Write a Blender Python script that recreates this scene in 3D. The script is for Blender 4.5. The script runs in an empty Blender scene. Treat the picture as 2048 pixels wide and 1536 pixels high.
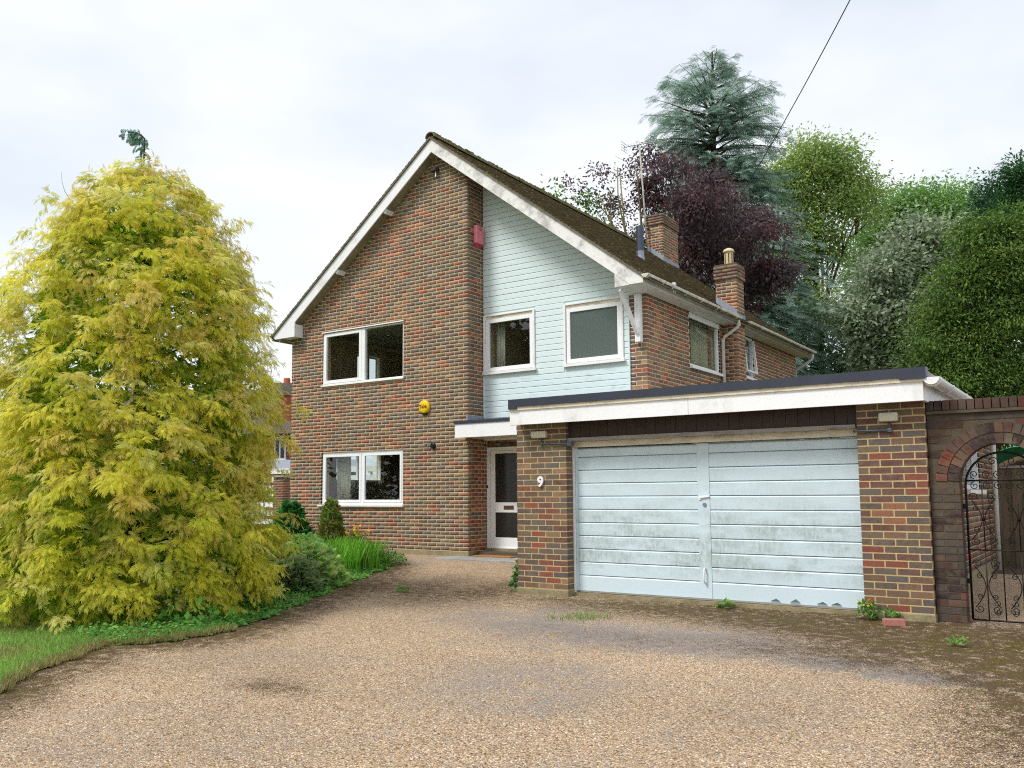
import bpy, math, random
import numpy as np
from mathutils import Matrix, Vector
random.seed(7); rng = np.random.default_rng(7)
scene = bpy.context.scene
COL = scene.collection

# ------------------------------------------------------------------ camera
CAM = np.array([10.1668, -13.6888, 1.203])
YAW, PITCH, ROLL = math.radians(35.502), math.radians(5.598), math.radians(-0.27)
FPX, PX, PY = 1764.28, 969.35, 819.49          # focal length and principal point for a 2048 x 1536 frame
FW = np.array([-math.sin(YAW)*math.cos(PITCH), math.cos(YAW)*math.cos(PITCH), math.sin(PITCH)])
_r = np.array([math.cos(YAW), math.sin(YAW), 0.0]); _u = np.cross(_r, FW)
RT = _r*math.cos(ROLL)+_u*math.sin(ROLL); UP = -_r*math.sin(ROLL)+_u*math.cos(ROLL)
cd = bpy.data.cameras.new('camera'); cam = bpy.data.objects.new('camera', cd); COL.objects.link(cam)
mw = Matrix.Identity(4)
for i in range(3):
    mw[i][0], mw[i][1], mw[i][2], mw[i][3] = RT[i], UP[i], -FW[i], CAM[i]
cam.matrix_world = mw
cd.sensor_width = 36.0; cd.lens = FPX/2048*36
cd.shift_x = (1024-PX)/2048; cd.shift_y = (PY-768)/2048
cd.clip_start = 0.1; cd.clip_end = 2000
scene.camera = cam
def project(P):
    D = np.asarray(P)-CAM; z = D@FW
    return PX+FPX*(D@RT)/z, PY-FPX*(D@UP)/z, z
def spot(a, b, depth):                            # a place seen in direction (a, b), at a distance
    return CAM+depth*(FW+RT*(a-PX)/FPX-UP*(b-PY)/FPX)

# ------------------------------------------------------------------ sky, sun, exposure
SUN_EL, SUN_AZ = math.radians(52), math.radians(-28)     # azimuth measured from -Y towards -X
sun_dir = np.array([math.sin(SUN_AZ)*math.cos(SUN_EL), -math.cos(SUN_AZ)*math.cos(SUN_EL), math.sin(SUN_EL)])
world = bpy.data.worlds.new('World'); scene.world = world; world.use_nodes = True
wn, wl = world.node_tree.nodes, world.node_tree.links
wn.clear()
wo = wn.new('ShaderNodeOutputWorld'); bg = wn.new('ShaderNodeBackground')
sky = wn.new('ShaderNodeTexSky'); sky.sky_type = 'NISHITA'; sky.sun_disc = False
sky.sun_elevation = SUN_EL; sky.sun_rotation = math.atan2(sun_dir[0], sun_dir[1])
sky.air_density = 1.0; sky.dust_density = 2.0
tc = wn.new('ShaderNodeTexCoord')
mp = wn.new('ShaderNodeMapping'); mp.inputs['Scale'].default_value = (1.0, 1.0, 2.4)
mp.inputs['Location'].default_value = (0.35, 0.9, 0.2)
wl.new(tc.outputs['Generated'], mp.inputs['Vector'])
n1 = wn.new('ShaderNodeTexNoise'); n1.inputs['Scale'].default_value = 1.7; n1.inputs['Detail'].default_value = 6; n1.inputs['Roughness'].default_value = 0.48
wl.new(mp.outputs['Vector'], n1.inputs['Vector'])
cr = wn.new('ShaderNodeValToRGB')
cr.color_ramp.elements[0].position = 0.34; cr.color_ramp.elements[0].color = (4.15, 4.5, 4.95, 1)
cr.color_ramp.elements[1].position = 0.60; cr.color_ramp.elements[1].color = (6.0, 6.12, 6.35, 1)
wl.new(n1.outputs['Fac'], cr.inputs['Fac'])
mx = wn.new('ShaderNodeMixRGB'); mx.inputs['Fac'].default_value = 0.88          # a nearly closed cloud deck
wl.new(sky.outputs['Color'], mx.inputs['Color1']); wl.new(cr.outputs['Color'], mx.inputs['Color2'])
wl.new(mx.outputs['Color'], bg.inputs['Color']); bg.inputs['Strength'].default_value = 0.1
wl.new(bg.outputs['Background'], wo.inputs['Surface'])
sd = bpy.data.lights.new('sun', 'SUN'); sd.energy = 1.5; sd.angle = math.radians(16); sd.color = (1.0, 0.97, 0.92)
so = bpy.data.objects.new('sun', sd); COL.objects.link(so)
so.rotation_euler = Vector(-sun_dir).to_track_quat('-Z', 'Y').to_euler(); so.location = (0, -20, 40)
vs = scene.view_settings; vs.view_transform = 'Standard'; vs.look = 'None'; vs.exposure = 0.93; vs.gamma = 1.0
vs.use_curve_mapping = False
scene.cycles.max_bounces = 8; scene.cycles.transparent_max_bounces = 12
scene.cycles.use_denoising = False; scene.cycles.filter_width = 1.1; scene.cycles.sample_clamp_indirect = 2.0

# ------------------------------------------------------------------ materials
def lin(r, g, b, k=1.0):
    f = lambda c: ((c/255+0.055)/1.055)**2.4 if c > 10 else c/255/12.92
    return (f(r)*k, f(g)*k, f(b)*k)
class Mat:
    def __init__(s, name):
        s.m = bpy.data.materials.new(name); s.m.use_nodes = True
        s.n, s.l = s.m.node_tree.nodes, s.m.node_tree.links
        s.b = s.n['Principled BSDF']; s.out = s.n['Material Output']
        s.b.inputs['Roughness'].default_value = 0.7; s.b.inputs['Specular IOR Level'].default_value = 0.3
    def node(s, t, **k):
        o = s.n.new(t)
        for a, v in k.items():
            if hasattr(o, a): setattr(o, a, v)
            else: o.inputs[a].default_value = v
        return o
    def pos(s, scale=None):
        g = s.node('ShaderNodeNewGeometry')
        if scale is None: return g.outputs['Position']
        m = s.node('ShaderNodeMapping'); m.inputs['Scale'].default_value = scale
        s.l.new(g.outputs['Position'], m.inputs['Vector']); return m.outputs['Vector']
    def noise(s, scale, detail=4, rough=0.55, vec=None, out='Fac'):
        t = s.node('ShaderNodeTexNoise'); t.inputs['Scale'].default_value = scale
        t.inputs['Detail'].default_value = detail; t.inputs['Roughness'].default_value = rough
        s.l.new(vec if vec is not None else s.pos(), t.inputs['Vector']); return t.outputs[out]
    def vor(s, scale, vec=None, out='Color', feature='F1'):
        t = s.node('ShaderNodeTexVoronoi'); t.feature = feature; t.inputs['Scale'].default_value = scale
        s.l.new(vec if vec is not None else s.pos(), t.inputs['Vector']); return t.outputs[out]
    def ramp(s, fac, stops, interp='LINEAR'):
        r = s.node('ShaderNodeValToRGB'); r.color_ramp.interpolation = interp
        e = r.color_ramp.elements
        while len(e) < len(stops): e.new(0.5)
        for el, (p, c) in zip(e, stops):
            el.position = p; el.color = (*c, 1) if hasattr(c, '__len__') else (c, c, c, 1)
        s.l.new(fac, r.inputs['Fac']); return r.outputs['Color']
    def mix(s, fac, a, b, mode='MIX'):
        m = s.node('ShaderNodeMixRGB', blend_type=mode)
        for v, i in ((fac, 'Fac'), (a, 'Color1'), (b, 'Color2')):
            if isinstance(v, (int, float)): m.inputs[i].default_value = v if i == 'Fac' else (v, v, v, 1)
            elif isinstance(v, tuple): m.inputs[i].default_value = (*v, 1)
            else: s.l.new(v, m.inputs[i])
        return m.outputs['Color']
    def attr(s, name='col', out='Color'):
        a = s.node('ShaderNodeAttribute'); a.attribute_name = name; return a.outputs[out]
    def math(s, op, a, b=0.0):
        m = s.node('ShaderNodeMath', operation=op)
        for i, v in enumerate((a, b)):
            if isinstance(v, (int, float)): m.inputs[i].default_value = v
            else: s.l.new(v, m.inputs[i])
        return m.outputs[0]
    def color(s, c):
        if isinstance(c, tuple): s.b.inputs['Base Color'].default_value = (*c, 1)
        else: s.l.new(c, s.b.inputs['Base Color'])
    def bump(s, h, strength=0.3, dist=0.01):
        b = s.node('ShaderNodeBump'); b.inputs['Strength'].default_value = strength; b.inputs['Distance'].default_value = dist
        s.l.new(h, b.inputs['Height']); s.l.new(b.outputs['Normal'], s.b.inputs['Normal'])
    def set(s, **k):
        for a, v in k.items(): s.b.inputs[a.replace('_', ' ')].default_value = v
        return s

def plain(name, c, rough=0.6, metal=0.0, var=0.12, scale=8, bump=0.0):
    m = Mat(name); f = m.noise(scale, 5)
    m.color(m.mix(1.0, c, m.ramp(f, [(0.3, 1-var), (0.7, 1+var*0.4)]), 'MULTIPLY'))
    m.set(Roughness=rough, Metallic=metal)
    if bump: m.bump(m.noise(scale*6, 4), bump)
    return m.m
MT = {}
def brick_mat(name, soot=0.0):
    m = Mat(name)
    c = m.attr('col')
    f1 = m.noise(28, 5, 0.65); f2 = m.noise(9, 3); f3 = m.noise(140, 3)
    c = m.mix(1.0, c, m.ramp(f1, [(0.28, 0.72), (0.5, 1.0), (0.75, 1.2)]), 'MULTIPLY')
    c = m.mix(m.ramp(f2, [(0.5, 0.0), (0.72, 0.55)]), c, lin(128, 116, 90))       # lichen bloom
    c = m.mix(m.ramp(m.noise(7, 4, 0.6, m.pos((1, 1, 2.6))), [(0.40, 0.0), (0.62, 0.62)]), c, m.mix(0.35, lin(112, 98, 90), c))
    c = m.mix(m.ramp(m.noise(60, 2), [(0.66, 0.0), (0.74, 0.5)]), c, lin(90, 80, 76))
    if soot: c = m.mix(m.ramp(m.noise(1.3, 4), [(0.35, soot), (0.7, 0.0)]), c, lin(46, 40, 40))
    m.color(c); m.set(Roughness=0.92, Specular_IOR_Level=0.15)
    m.bump(f3, 0.35, 0.004)
    return m.m
MT['brick'] = brick_mat('brick_face'); MT['brick_old'] = brick_mat('old_brick_face', 0.75)
def mortar(name, c, dirt):
    m = Mat(name); f = m.noise(3.0, 5); g = m.noise(60, 3)
    k = m.mix(m.ramp(f, [(0.35, 0.0), (0.75, 0.6)]), c, dirt)
    m.color(m.mix(1.0, k, m.ramp(g, [(0.3, 0.78), (0.7, 1.1)]), 'MULTIPLY')); m.set(Roughness=0.95, Specular_IOR_Level=0.1)
    m.bump(g, 0.4, 0.004); return m.m
MT['mortar'] = mortar('buff_mortar', lin(220, 198, 162), lin(198, 176, 138))
MT['mortar_sand'] = mortar('sandy_mortar', lin(202, 180, 136), lin(176, 156, 112))
MT['mortar_old'] = mortar('old_mortar', lin(104, 94, 78), lin(60, 55, 48))
def concrete(name, c, green):
    m = Mat(name); k = m.mix(m.ramp(m.noise(4, 6, 0.65), [(0.4, 0.0), (0.7, 0.85)]), c, green)
    m.color(m.mix(1.0, k, m.ramp(m.noise(40, 4), [(0.3, 0.75), (0.7, 1.12)]), 'MULTIPLY')); m.set(Roughness=0.95)
    m.bump(m.noise(50, 4), 0.3, 0.006); return m.m
MT['plinth'] = concrete('plinth_render', lin(158, 146, 116), lin(122, 116, 84))
MT['slab'] = concrete('step_slab', lin(168, 168, 164), lin(140, 138, 130))
def paint(name, c, dirt, amt=0.5, lo=0.52, hi=0.72, scale=2.2, streak=(1, 1, 1), flake=0.0, rough=0.5):
    m = Mat(name); v = m.pos(streak)
    f = m.noise(scale, 7, 0.68, v); sp = m.noise(26, 4, 0.7, v)
    k = m.mix(m.ramp(f, [(lo, 0.0), (hi, amt)]), c, dirt)
    k = m.mix(m.ramp(sp, [(0.60, 0.0), (0.72, amt*0.7)]), k, dirt)
    if flake: k = m.mix(m.ramp(m.noise(7, 8, 0.75, m.pos((1, 1, 3))), [(0.655, 0.0), (0.665, flake)], 'CONSTANT'), k, lin(105, 98, 88))
    m.color(k); m.set(Roughness=rough); m.bump(m.noise(30, 4, 0.6, v), 0.08, 0.003); return m.m
MT['white'] = paint('white_frame_paint', lin(240, 240, 240), lin(200, 198, 190), 0.35)
MT['upvc'] = plain('white_upvc', lin(244, 245, 247), 0.3, var=0.03)
MT['barge'] = paint('weathered_white_barge', lin(236, 236, 238), lin(176, 172, 158), 0.5, 0.55, 0.75, 1.3)
MT['barge_dirty'] = paint('mildewed_white_barge', lin(232, 231, 228), lin(118, 112, 100), 0.75, 0.50, 0.70, 2.4)
MT['fascia'] = paint('weathered_white_fascia', lin(240, 241, 243), lin(196, 195, 186), 0.7, 0.54, 0.72, 1.7, (1, 1, 0.6), 0.35)
MT['cream'] = paint('cream_trim_paint', lin(226, 218, 198), lin(150, 136, 112), 0.7, 0.5, 0.68, 3.0, (1, 1, 3))
MT['clad'] = paint('pale_aqua_cladding_paint', lin(215, 230, 231), lin(168, 178, 172), 0.35, 0.6, 0.78, 1.6, (1, 1, 1), 0.0, 0.45)
MT['clad_low'] = paint('flaking_aqua_cladding_paint', lin(213, 230, 234), lin(160, 162, 152), 0.5, 0.55, 0.75, 3.0, (1, 1, 2), 0.8, 0.5)
def door_paint():
    m = Mat('grimy_pale_blue_door_paint')
    c = lin(209, 227, 236)
    sep = m.node('ShaderNodeSeparateXYZ'); m.l.new(m.pos(), sep.inputs[0])
    band = m.ramp(m.math('MULTIPLY', sep.outputs['Z'], 0.5), [(0.08, 0.0), (0.18, 1.0), (0.44, 0.95), (0.60, 0.25), (0.9, 0.35)])
    f = m.noise(1.9, 7, 0.7, m.pos((0.9, 1, 2.6))); g = m.noise(16, 5, 0.75, m.pos((1.6, 1, 0.7)))
    mask = m.math('MULTIPLY', m.ramp(f, [(0.38, 0.0), (0.56, 1.0)]), m.ramp(g, [(0.34, 0.1), (0.60, 1.0)]))
    mask = m.math('MULTIPLY', mask, band)
    c = m.mix(m.math('MULTIPLY', mask, 0.62), c, lin(136, 148, 134))
    c = m.mix(m.ramp(m.noise(0.8, 4), [(0.4, 0.0), (0.75, 0.22)]), c, lin(176, 190, 184))
    m.color(c); m.set(Roughness=0.42); m.bump(m.noise(24, 4), 0.05, 0.003); return m.m
MT['door'] = door_paint()
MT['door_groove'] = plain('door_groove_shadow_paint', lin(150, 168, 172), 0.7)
MT['darkwood'] = paint('dark_stained_boards', lin(62, 48, 44), lin(112, 96, 84), 0.55, 0.6, 0.78, 5, (9, 9, 0.6))
MT['greywood'] = paint('bare_grey_timber', lin(158, 152, 146), lin(98, 90, 84), 0.7, 0.45, 0.65, 4, (1, 1, 12))
MT['fencewood'] = paint('weathered_brown_fence', lin(124, 106, 82), lin(86, 78, 56), 0.8, 0.4, 0.62, 2.0, (5, 5, 0.6))
MT['soffit'] = paint('grey_soffit_paint', lin(216, 215, 210), lin(176, 170, 156), 0.6, 0.45, 0.7, 2.0)
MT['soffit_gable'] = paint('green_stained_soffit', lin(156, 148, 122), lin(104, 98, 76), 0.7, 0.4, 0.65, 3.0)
MT['lead'] = plain('lead_flashing', lin(150, 158, 168), 0.5, 0.25, 0.2, 6)
MT['felt'] = plain('dark_grey_roof_trim', lin(62, 66, 78), 0.42, 0.1, 0.1, 5)
MT['gutter'] = paint('mossy_white_gutter', lin(224, 222, 210), lin(150, 144, 112), 0.8, 0.45, 0.66, 6.5, (1, 1, 1))
MT['pvc'] = plain('white_pvc_gutter', lin(236, 238, 240), 0.35, var=0.05)
MT['pipe'] = paint('cream_downpipe', lin(206, 202, 190), lin(150, 146, 126), 0.5, 0.5, 0.7, 4)
MT['flue'] = plain('dark_grey_flue_metal', lin(82, 88, 102), 0.45, 0.4, 0.12)
MT['galv'] = plain('galvanised_metal', lin(150, 158, 172), 0.35, 0.6, 0.2, 10)
MT['iron'] = plain('black_painted_iron', lin(30, 30, 32), 0.45, 0.3, 0.3, 20)
MT['conduit'] = plain('grey_conduit', lin(92, 96, 104), 0.4, 0.2, 0.2)
MT['lamp'] = plain('cream_bulkhead_lamp', lin(206, 202, 182), 0.4, var=0.1)
MT['red_box'] = plain('faded_red_plastic', lin(242, 142, 154), 0.45, var=0.12, scale=4)
MT['red_dark'] = plain('red_plastic_vent', lin(176, 66, 78), 0.5)
MT['yellow'] = plain('yellow_plastic', lin(238, 196, 30), 0.35, var=0.05)
MT['black'] = plain('black_plastic', lin(26, 26, 28), 0.5)
MT['number'] = plain('white_numeral', lin(240, 240, 244), 0.35, var=0.03)
MT['mat'] = plain('coir_mat', lin(176, 128, 72), 0.95, var=0.3, scale=60, bump=0.6)
MT['loose'] = plain('pink_paver_brick', lin(176, 118, 110), 0.85, var=0.12, scale=20, bump=0.2)
MT['wall_in'] = plain('interior_wall', lin(168, 162, 154), 0.9, var=0.05, scale=2)
MT['floor_in'] = plain('interior_carpet', lin(96, 84, 72), 0.95, var=0.15, scale=30)
MT['curtain'] = paint('curtain_cloth', lin(206, 200, 182), lin(160, 154, 132), 0.6, 0.45, 0.6, 8, (6, 6, 0.4))
MT['net'] = paint('pale_net_curtain', lin(208, 200, 176), lin(170, 160, 134), 0.6, 0.45, 0.6, 9, (1, 9, 0.5))
MT['wood_in'] = plain('dark_door_glass_backing', lin(58, 54, 50), 0.5)
MT['brass'] = plain('brown_letter_plate', lin(110, 84, 68), 0.45, 0.3, 0.2)
MT['pot'] = paint('cream_chimney_pot', lin(214, 196, 152), lin(160, 140, 104), 0.5, 0.45, 0.7, 8)
MT['terracotta'] = plain('terracotta_pot', lin(190, 104, 72), 0.8, var=0.15)
MT['tarp'] = plain('green_tarpaulin', lin(40, 182, 138), 0.4, var=0.15, scale=5)
MT['wire'] = plain('overhead_cable', lin(66, 66, 70), 0.6)
MT['alu'] = plain('aerial_aluminium', lin(150, 150, 148), 0.45, 0.5, 0.2)
MT['mast'] = paint('weathered_mast', lin(186, 180, 166), lin(120, 112, 92), 0.6, 0.45, 0.65, 8)
def glass(name, tint=(1, 1, 1), ior=1.5, rough=0.0, haze=None):
    m = Mat(name); m.n.remove(m.b)
    tr = m.node('ShaderNodeBsdfTransparent'); tr.inputs[0].default_value = (*tint, 1)
    gl = m.node('ShaderNodeBsdfGlossy'); gl.inputs['Roughness'].default_value = rough; gl.inputs['Color'].default_value = (0.95, 0.97, 1, 1)
    fr = m.node('ShaderNodeFresnel'); ge = m.node('ShaderNodeNewGeometry')
    mi = m.node('ShaderNodeMix'); mi.inputs[2].default_value = ior; mi.inputs[3].default_value = 1/ior       # same reflectance from both faces of the pane
    m.l.new(ge.outputs['Backfacing'], mi.inputs[0]); m.l.new(mi.outputs[0], fr.inputs['IOR'])
    mixs = m.node('ShaderNodeMixShader'); m.l.new(fr.outputs[0], mixs.inputs[0])
    base = tr.outputs[0]
    if haze:
        df = m.node('ShaderNodeBsdfDiffuse'); df.inputs[0].default_value = (*haze[0], 1)
        m2 = m.node('ShaderNodeMixShader'); m2.inputs[0].default_value = haze[1]
        m.l.new(base, m2.inputs[1]); m.l.new(df.outputs[0], m2.inputs[2]); base = m2.outputs[0]
    m.l.new(base, mixs.inputs[1]); m.l.new(gl.outputs[0], mixs.inputs[2])
    m.l.new(mixs.outputs[0], m.out.inputs['Surface']); return m.m
MT['glass'] = glass('window_glass', (0.92, 0.95, 0.94))
MT['glass_frost'] = glass('frosted_window_glass', (0.7, 0.8, 0.78), 1.5, 0.08, (lin(122, 134, 130), 0.55))
MT['glass_dark'] = glass('reeded_door_glass', (0.5, 0.5, 0.48), 1.45, 0.15, (lin(62, 60, 58), 0.6))
def roof_mat():
    m = Mat('mossy_plain_tiles'); c = m.attr('col')
    f = m.noise(1.4, 6, 0.7); g = m.noise(22, 4, 0.7); h = m.noise(5, 5, 0.7)
    c = m.mix(m.ramp(f, [(0.36, 0.1), (0.66, 0.85)]), c, lin(96, 84, 52))
    c = m.mix(m.ramp(h, [(0.56, 0.0), (0.72, 0.7)]), c, lin(112, 104, 62))
    c = m.mix(m.ramp(g, [(0.60, 0.0), (0.70, 0.6)]), c, lin(128, 120, 92))
    c = m.mix(1.0, c, m.ramp(m.noise(70, 3), [(0.3, 0.7), (0.7, 1.15)]), 'MULTIPLY')
    m.color(c); m.set(Roughness=0.95, Specular_IOR_Level=0.1); m.bump(m.noise(45, 5, 0.7), 0.7, 0.02); return m.m
MT['tile'] = roof_mat()
MT['ridge'] = concrete('mossy_ridge', lin(118, 108, 88), lin(110, 112, 52))
MT['undercloak'] = concrete('undercloak', lin(128, 120, 104), lin(84, 76, 70))
MT['slate_far'] = plain('far_roof_tiles', lin(98, 88, 84), 0.9, var=0.2, scale=4)
def leaf(name, trans=0.3, rough=0.6, spec=0.25, var=True):
    m = Mat(name); c = m.attr('col')
    if var: c = m.mix(1.0, c, m.ramp(m.noise(1.1, 3), [(0.3, 0.8), (0.7, 1.15)]), 'MULTIPLY')
    m.color(c); m.set(Roughness=rough, Specular_IOR_Level=spec)
    t = m.node('ShaderNodeBsdfTranslucent'); m.l.new(c, t.inputs[0])
    x = m.node('ShaderNodeMixShader'); x.inputs[0].default_value = trans
    m.l.new(m.b.outputs[0], x.inputs[1]); m.l.new(t.outputs[0], x.inputs[2]); m.l.new(x.outputs[0], m.out.inputs['Surface'])
    return m.m
MT['leaf'] = leaf('foliage', 0.42, 0.65, 0.15); MT['leaf_gold'] = leaf('golden_foliage', 0.58, 0.6, 0.12, False); MT['leaf_matt'] = leaf('matt_foliage', 0.25, 0.8, 0.1)
def bark(name, a, b):
    m = Mat(name); m.color(m.mix(m.ramp(m.noise(5, 5, 0.65, m.pos((3, 3, 0.7))), [(0.35, 0.0), (0.7, 1.0)]), a, b)); m.set(Roughness=0.95); m.bump(m.noise(18, 4, 0.6, m.pos((2, 2, 0.5))), 0.6, 0.03); return m.m
MT['bark'] = bark('brown_bark', lin(92, 78, 62), lin(58, 50, 42)); MT['bark_moss'] = bark('mossy_pale_bark', lin(150, 140, 104), lin(108, 104, 64))
def gravel_mat():
    m = Mat('driveway_chippings'); v = m.pos()
    def chips(scale):
        t_ = m.node('ShaderNodeTexVoronoi'); t_.inputs['Scale'].default_value = scale; m.l.new(v, t_.inputs['Vector'])
        sp = m.node('ShaderNodeSeparateColor'); m.l.new(t_.outputs['Color'], sp.inputs[0]); return sp.outputs, t_.outputs['Distance']
    (r1, g1, b1), d1 = chips(80); (r2, g2, b2), d2 = chips(150)
    st = [(0.0, lin(96, 80, 66)), (0.10, lin(150, 122, 94)), (0.26, lin(202, 172, 138)), (0.44, lin(186, 154, 120)), (0.56, lin(224, 200, 166)), (0.70, lin(174, 164, 154)), (0.82, lin(206, 192, 172)), (0.92, lin(246, 238, 226)), (1.0, lin(226, 198, 166))]
    stones = m.mix(m.ramp(g1, [(0.5, 0.0), (0.501, 1.0)], 'CONSTANT'), m.ramp(r1, st, 'CONSTANT'), m.ramp(r2, st, 'CONSTANT'))
    stones = m.mix(0.12, stones, lin(206, 184, 154))
    stones = m.mix(1.0, stones, m.ramp(d1, [(0.25, 1.1), (0.65, 0.62)]), 'MULTIPLY')
    big = m.noise(0.55, 6, 0.62, v); mid = m.noise(2.6, 6, 0.7, v); fine = m.noise(9, 7, 0.75, v)
    stones = m.mix(1.0, stones, m.ramp(big, [(0.3, 0.86), (0.68, 1.1)]), 'MULTIPLY')
    a = m.attr('mask'); sep = m.node('ShaderNodeSeparateColor'); m.l.new(a, sep.inputs[0])
    def cover(level, rnd, soft=0.12):              # chips sink one by one under a layer of the given depth
        return m.ramp(m.math('ADD', m.math('SUBTRACT', level, m.math('MULTIPLY', rnd, 0.75)), 0.5), [(0.5, 0.0), (0.5+soft, 1.0)])
    grit = m.noise(70, 4, 0.75, v)
    gl = m.math('MULTIPLY', m.math('ADD', sep.outputs[2], m.ramp(m.noise(0.8, 6, 0.7, v), [(0.48, 0.0), (0.72, 0.55)])), m.ramp(mid, [(0.30, 0.2), (0.58, 1.0)]))
    stones = m.mix(m.math('MULTIPLY', cover(gl, g2), 0.8), stones, m.ramp(grit, [(0.3, lin(112, 110, 114)), (0.7, lin(160, 156, 156))]))
    dl = m.math('MULTIPLY', m.math('ADD', sep.outputs[1], m.ramp(m.noise(1.2, 7, 0.72, v), [(0.58, 0.0), (0.78, 0.40)])), m.ramp(fine, [(0.32, 0.1), (0.58, 1.15)]))
    soil = m.ramp(grit, [(0.28, lin(40, 32, 24)), (0.5, lin(78, 62, 44)), (0.72, lin(120, 98, 74))])
    stones = m.mix(m.math('MULTIPLY', cover(dl, b2), 0.92), stones, soil)
    ml = m.math('MULTIPLY', sep.outputs[0], m.ramp(m.noise(4.6, 9, 0.8, v), [(0.44, 0.0), (0.64, 0.95)]))
    moss = m.ramp(grit, [(0.28, lin(44, 40, 18)), (0.5, lin(84, 78, 30)), (0.72, lin(132, 122, 56))])
    stones = m.mix(m.math('MULTIPLY', cover(ml, r2), 0.92), stones, moss)
    stones = m.mix(1.0, stones, (1.09, 1.04, .97), 'MULTIPLY')
    m.color(stones); m.set(Roughness=0.85, Specular_IOR_Level=0.2)
    hb = m.math('ADD', m.math('MULTIPLY', d1, -1.0), m.math('MULTIPLY', d2, -0.6))
    m.bump(hb, 0.8, 0.014); return m.m
MT['gravel'] = gravel_mat()
def ground_mat():
    m = Mat('garden_ground'); f = m.noise(3, 7, 0.7)
    m.color(m.ramp(f, [(0.3, lin(70, 58, 40)), (0.5, lin(86, 84, 46)), (0.7, lin(84, 110, 52))])); m.set(Roughness=0.95); m.bump(m.noise(30, 5), 0.6, 0.03); return m.m
MT['ground'] = ground_mat()
def lawn_mat():
    m = Mat('lawn_turf'); f = m.noise(2.2, 6, 0.65); g = m.noise(45, 4, 0.7)
    c = m.ramp(f, [(0.3, lin(118, 140, 66)), (0.55, lin(134, 160, 78)), (0.75, lin(160, 172, 102))])
    m.color(m.mix(1.0, c, m.ramp(g, [(0.3, 0.65), (0.7, 1.15)]), 'MULTIPLY')); m.set(Roughness=0.9); m.bump(g, 0.8, 0.02); return m.m
MT['lawn'] = lawn_mat()
def soil_mat():
    m = Mat('passage_soil'); g = m.noise(55, 5, .75); m.color(m.mix(m.ramp(m.noise(3, 6, .7), [(.4, 0.0), (.65, .8)]), m.ramp(g, [(.3, lin(52, 42, 36)), (.55, lin(98, 80, 70)), (.75, lin(150, 132, 118))]), m.ramp(g, [(.3, lin(48, 44, 22)), (.7, lin(104, 98, 48))]))); m.set(Roughness=.95); m.bump(g, .8, .02); return m.m
MT['path_soil'] = soil_mat()
MT['litter'] = leaf('leaf_litter', 0.1, 0.9, 0.1)

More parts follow.
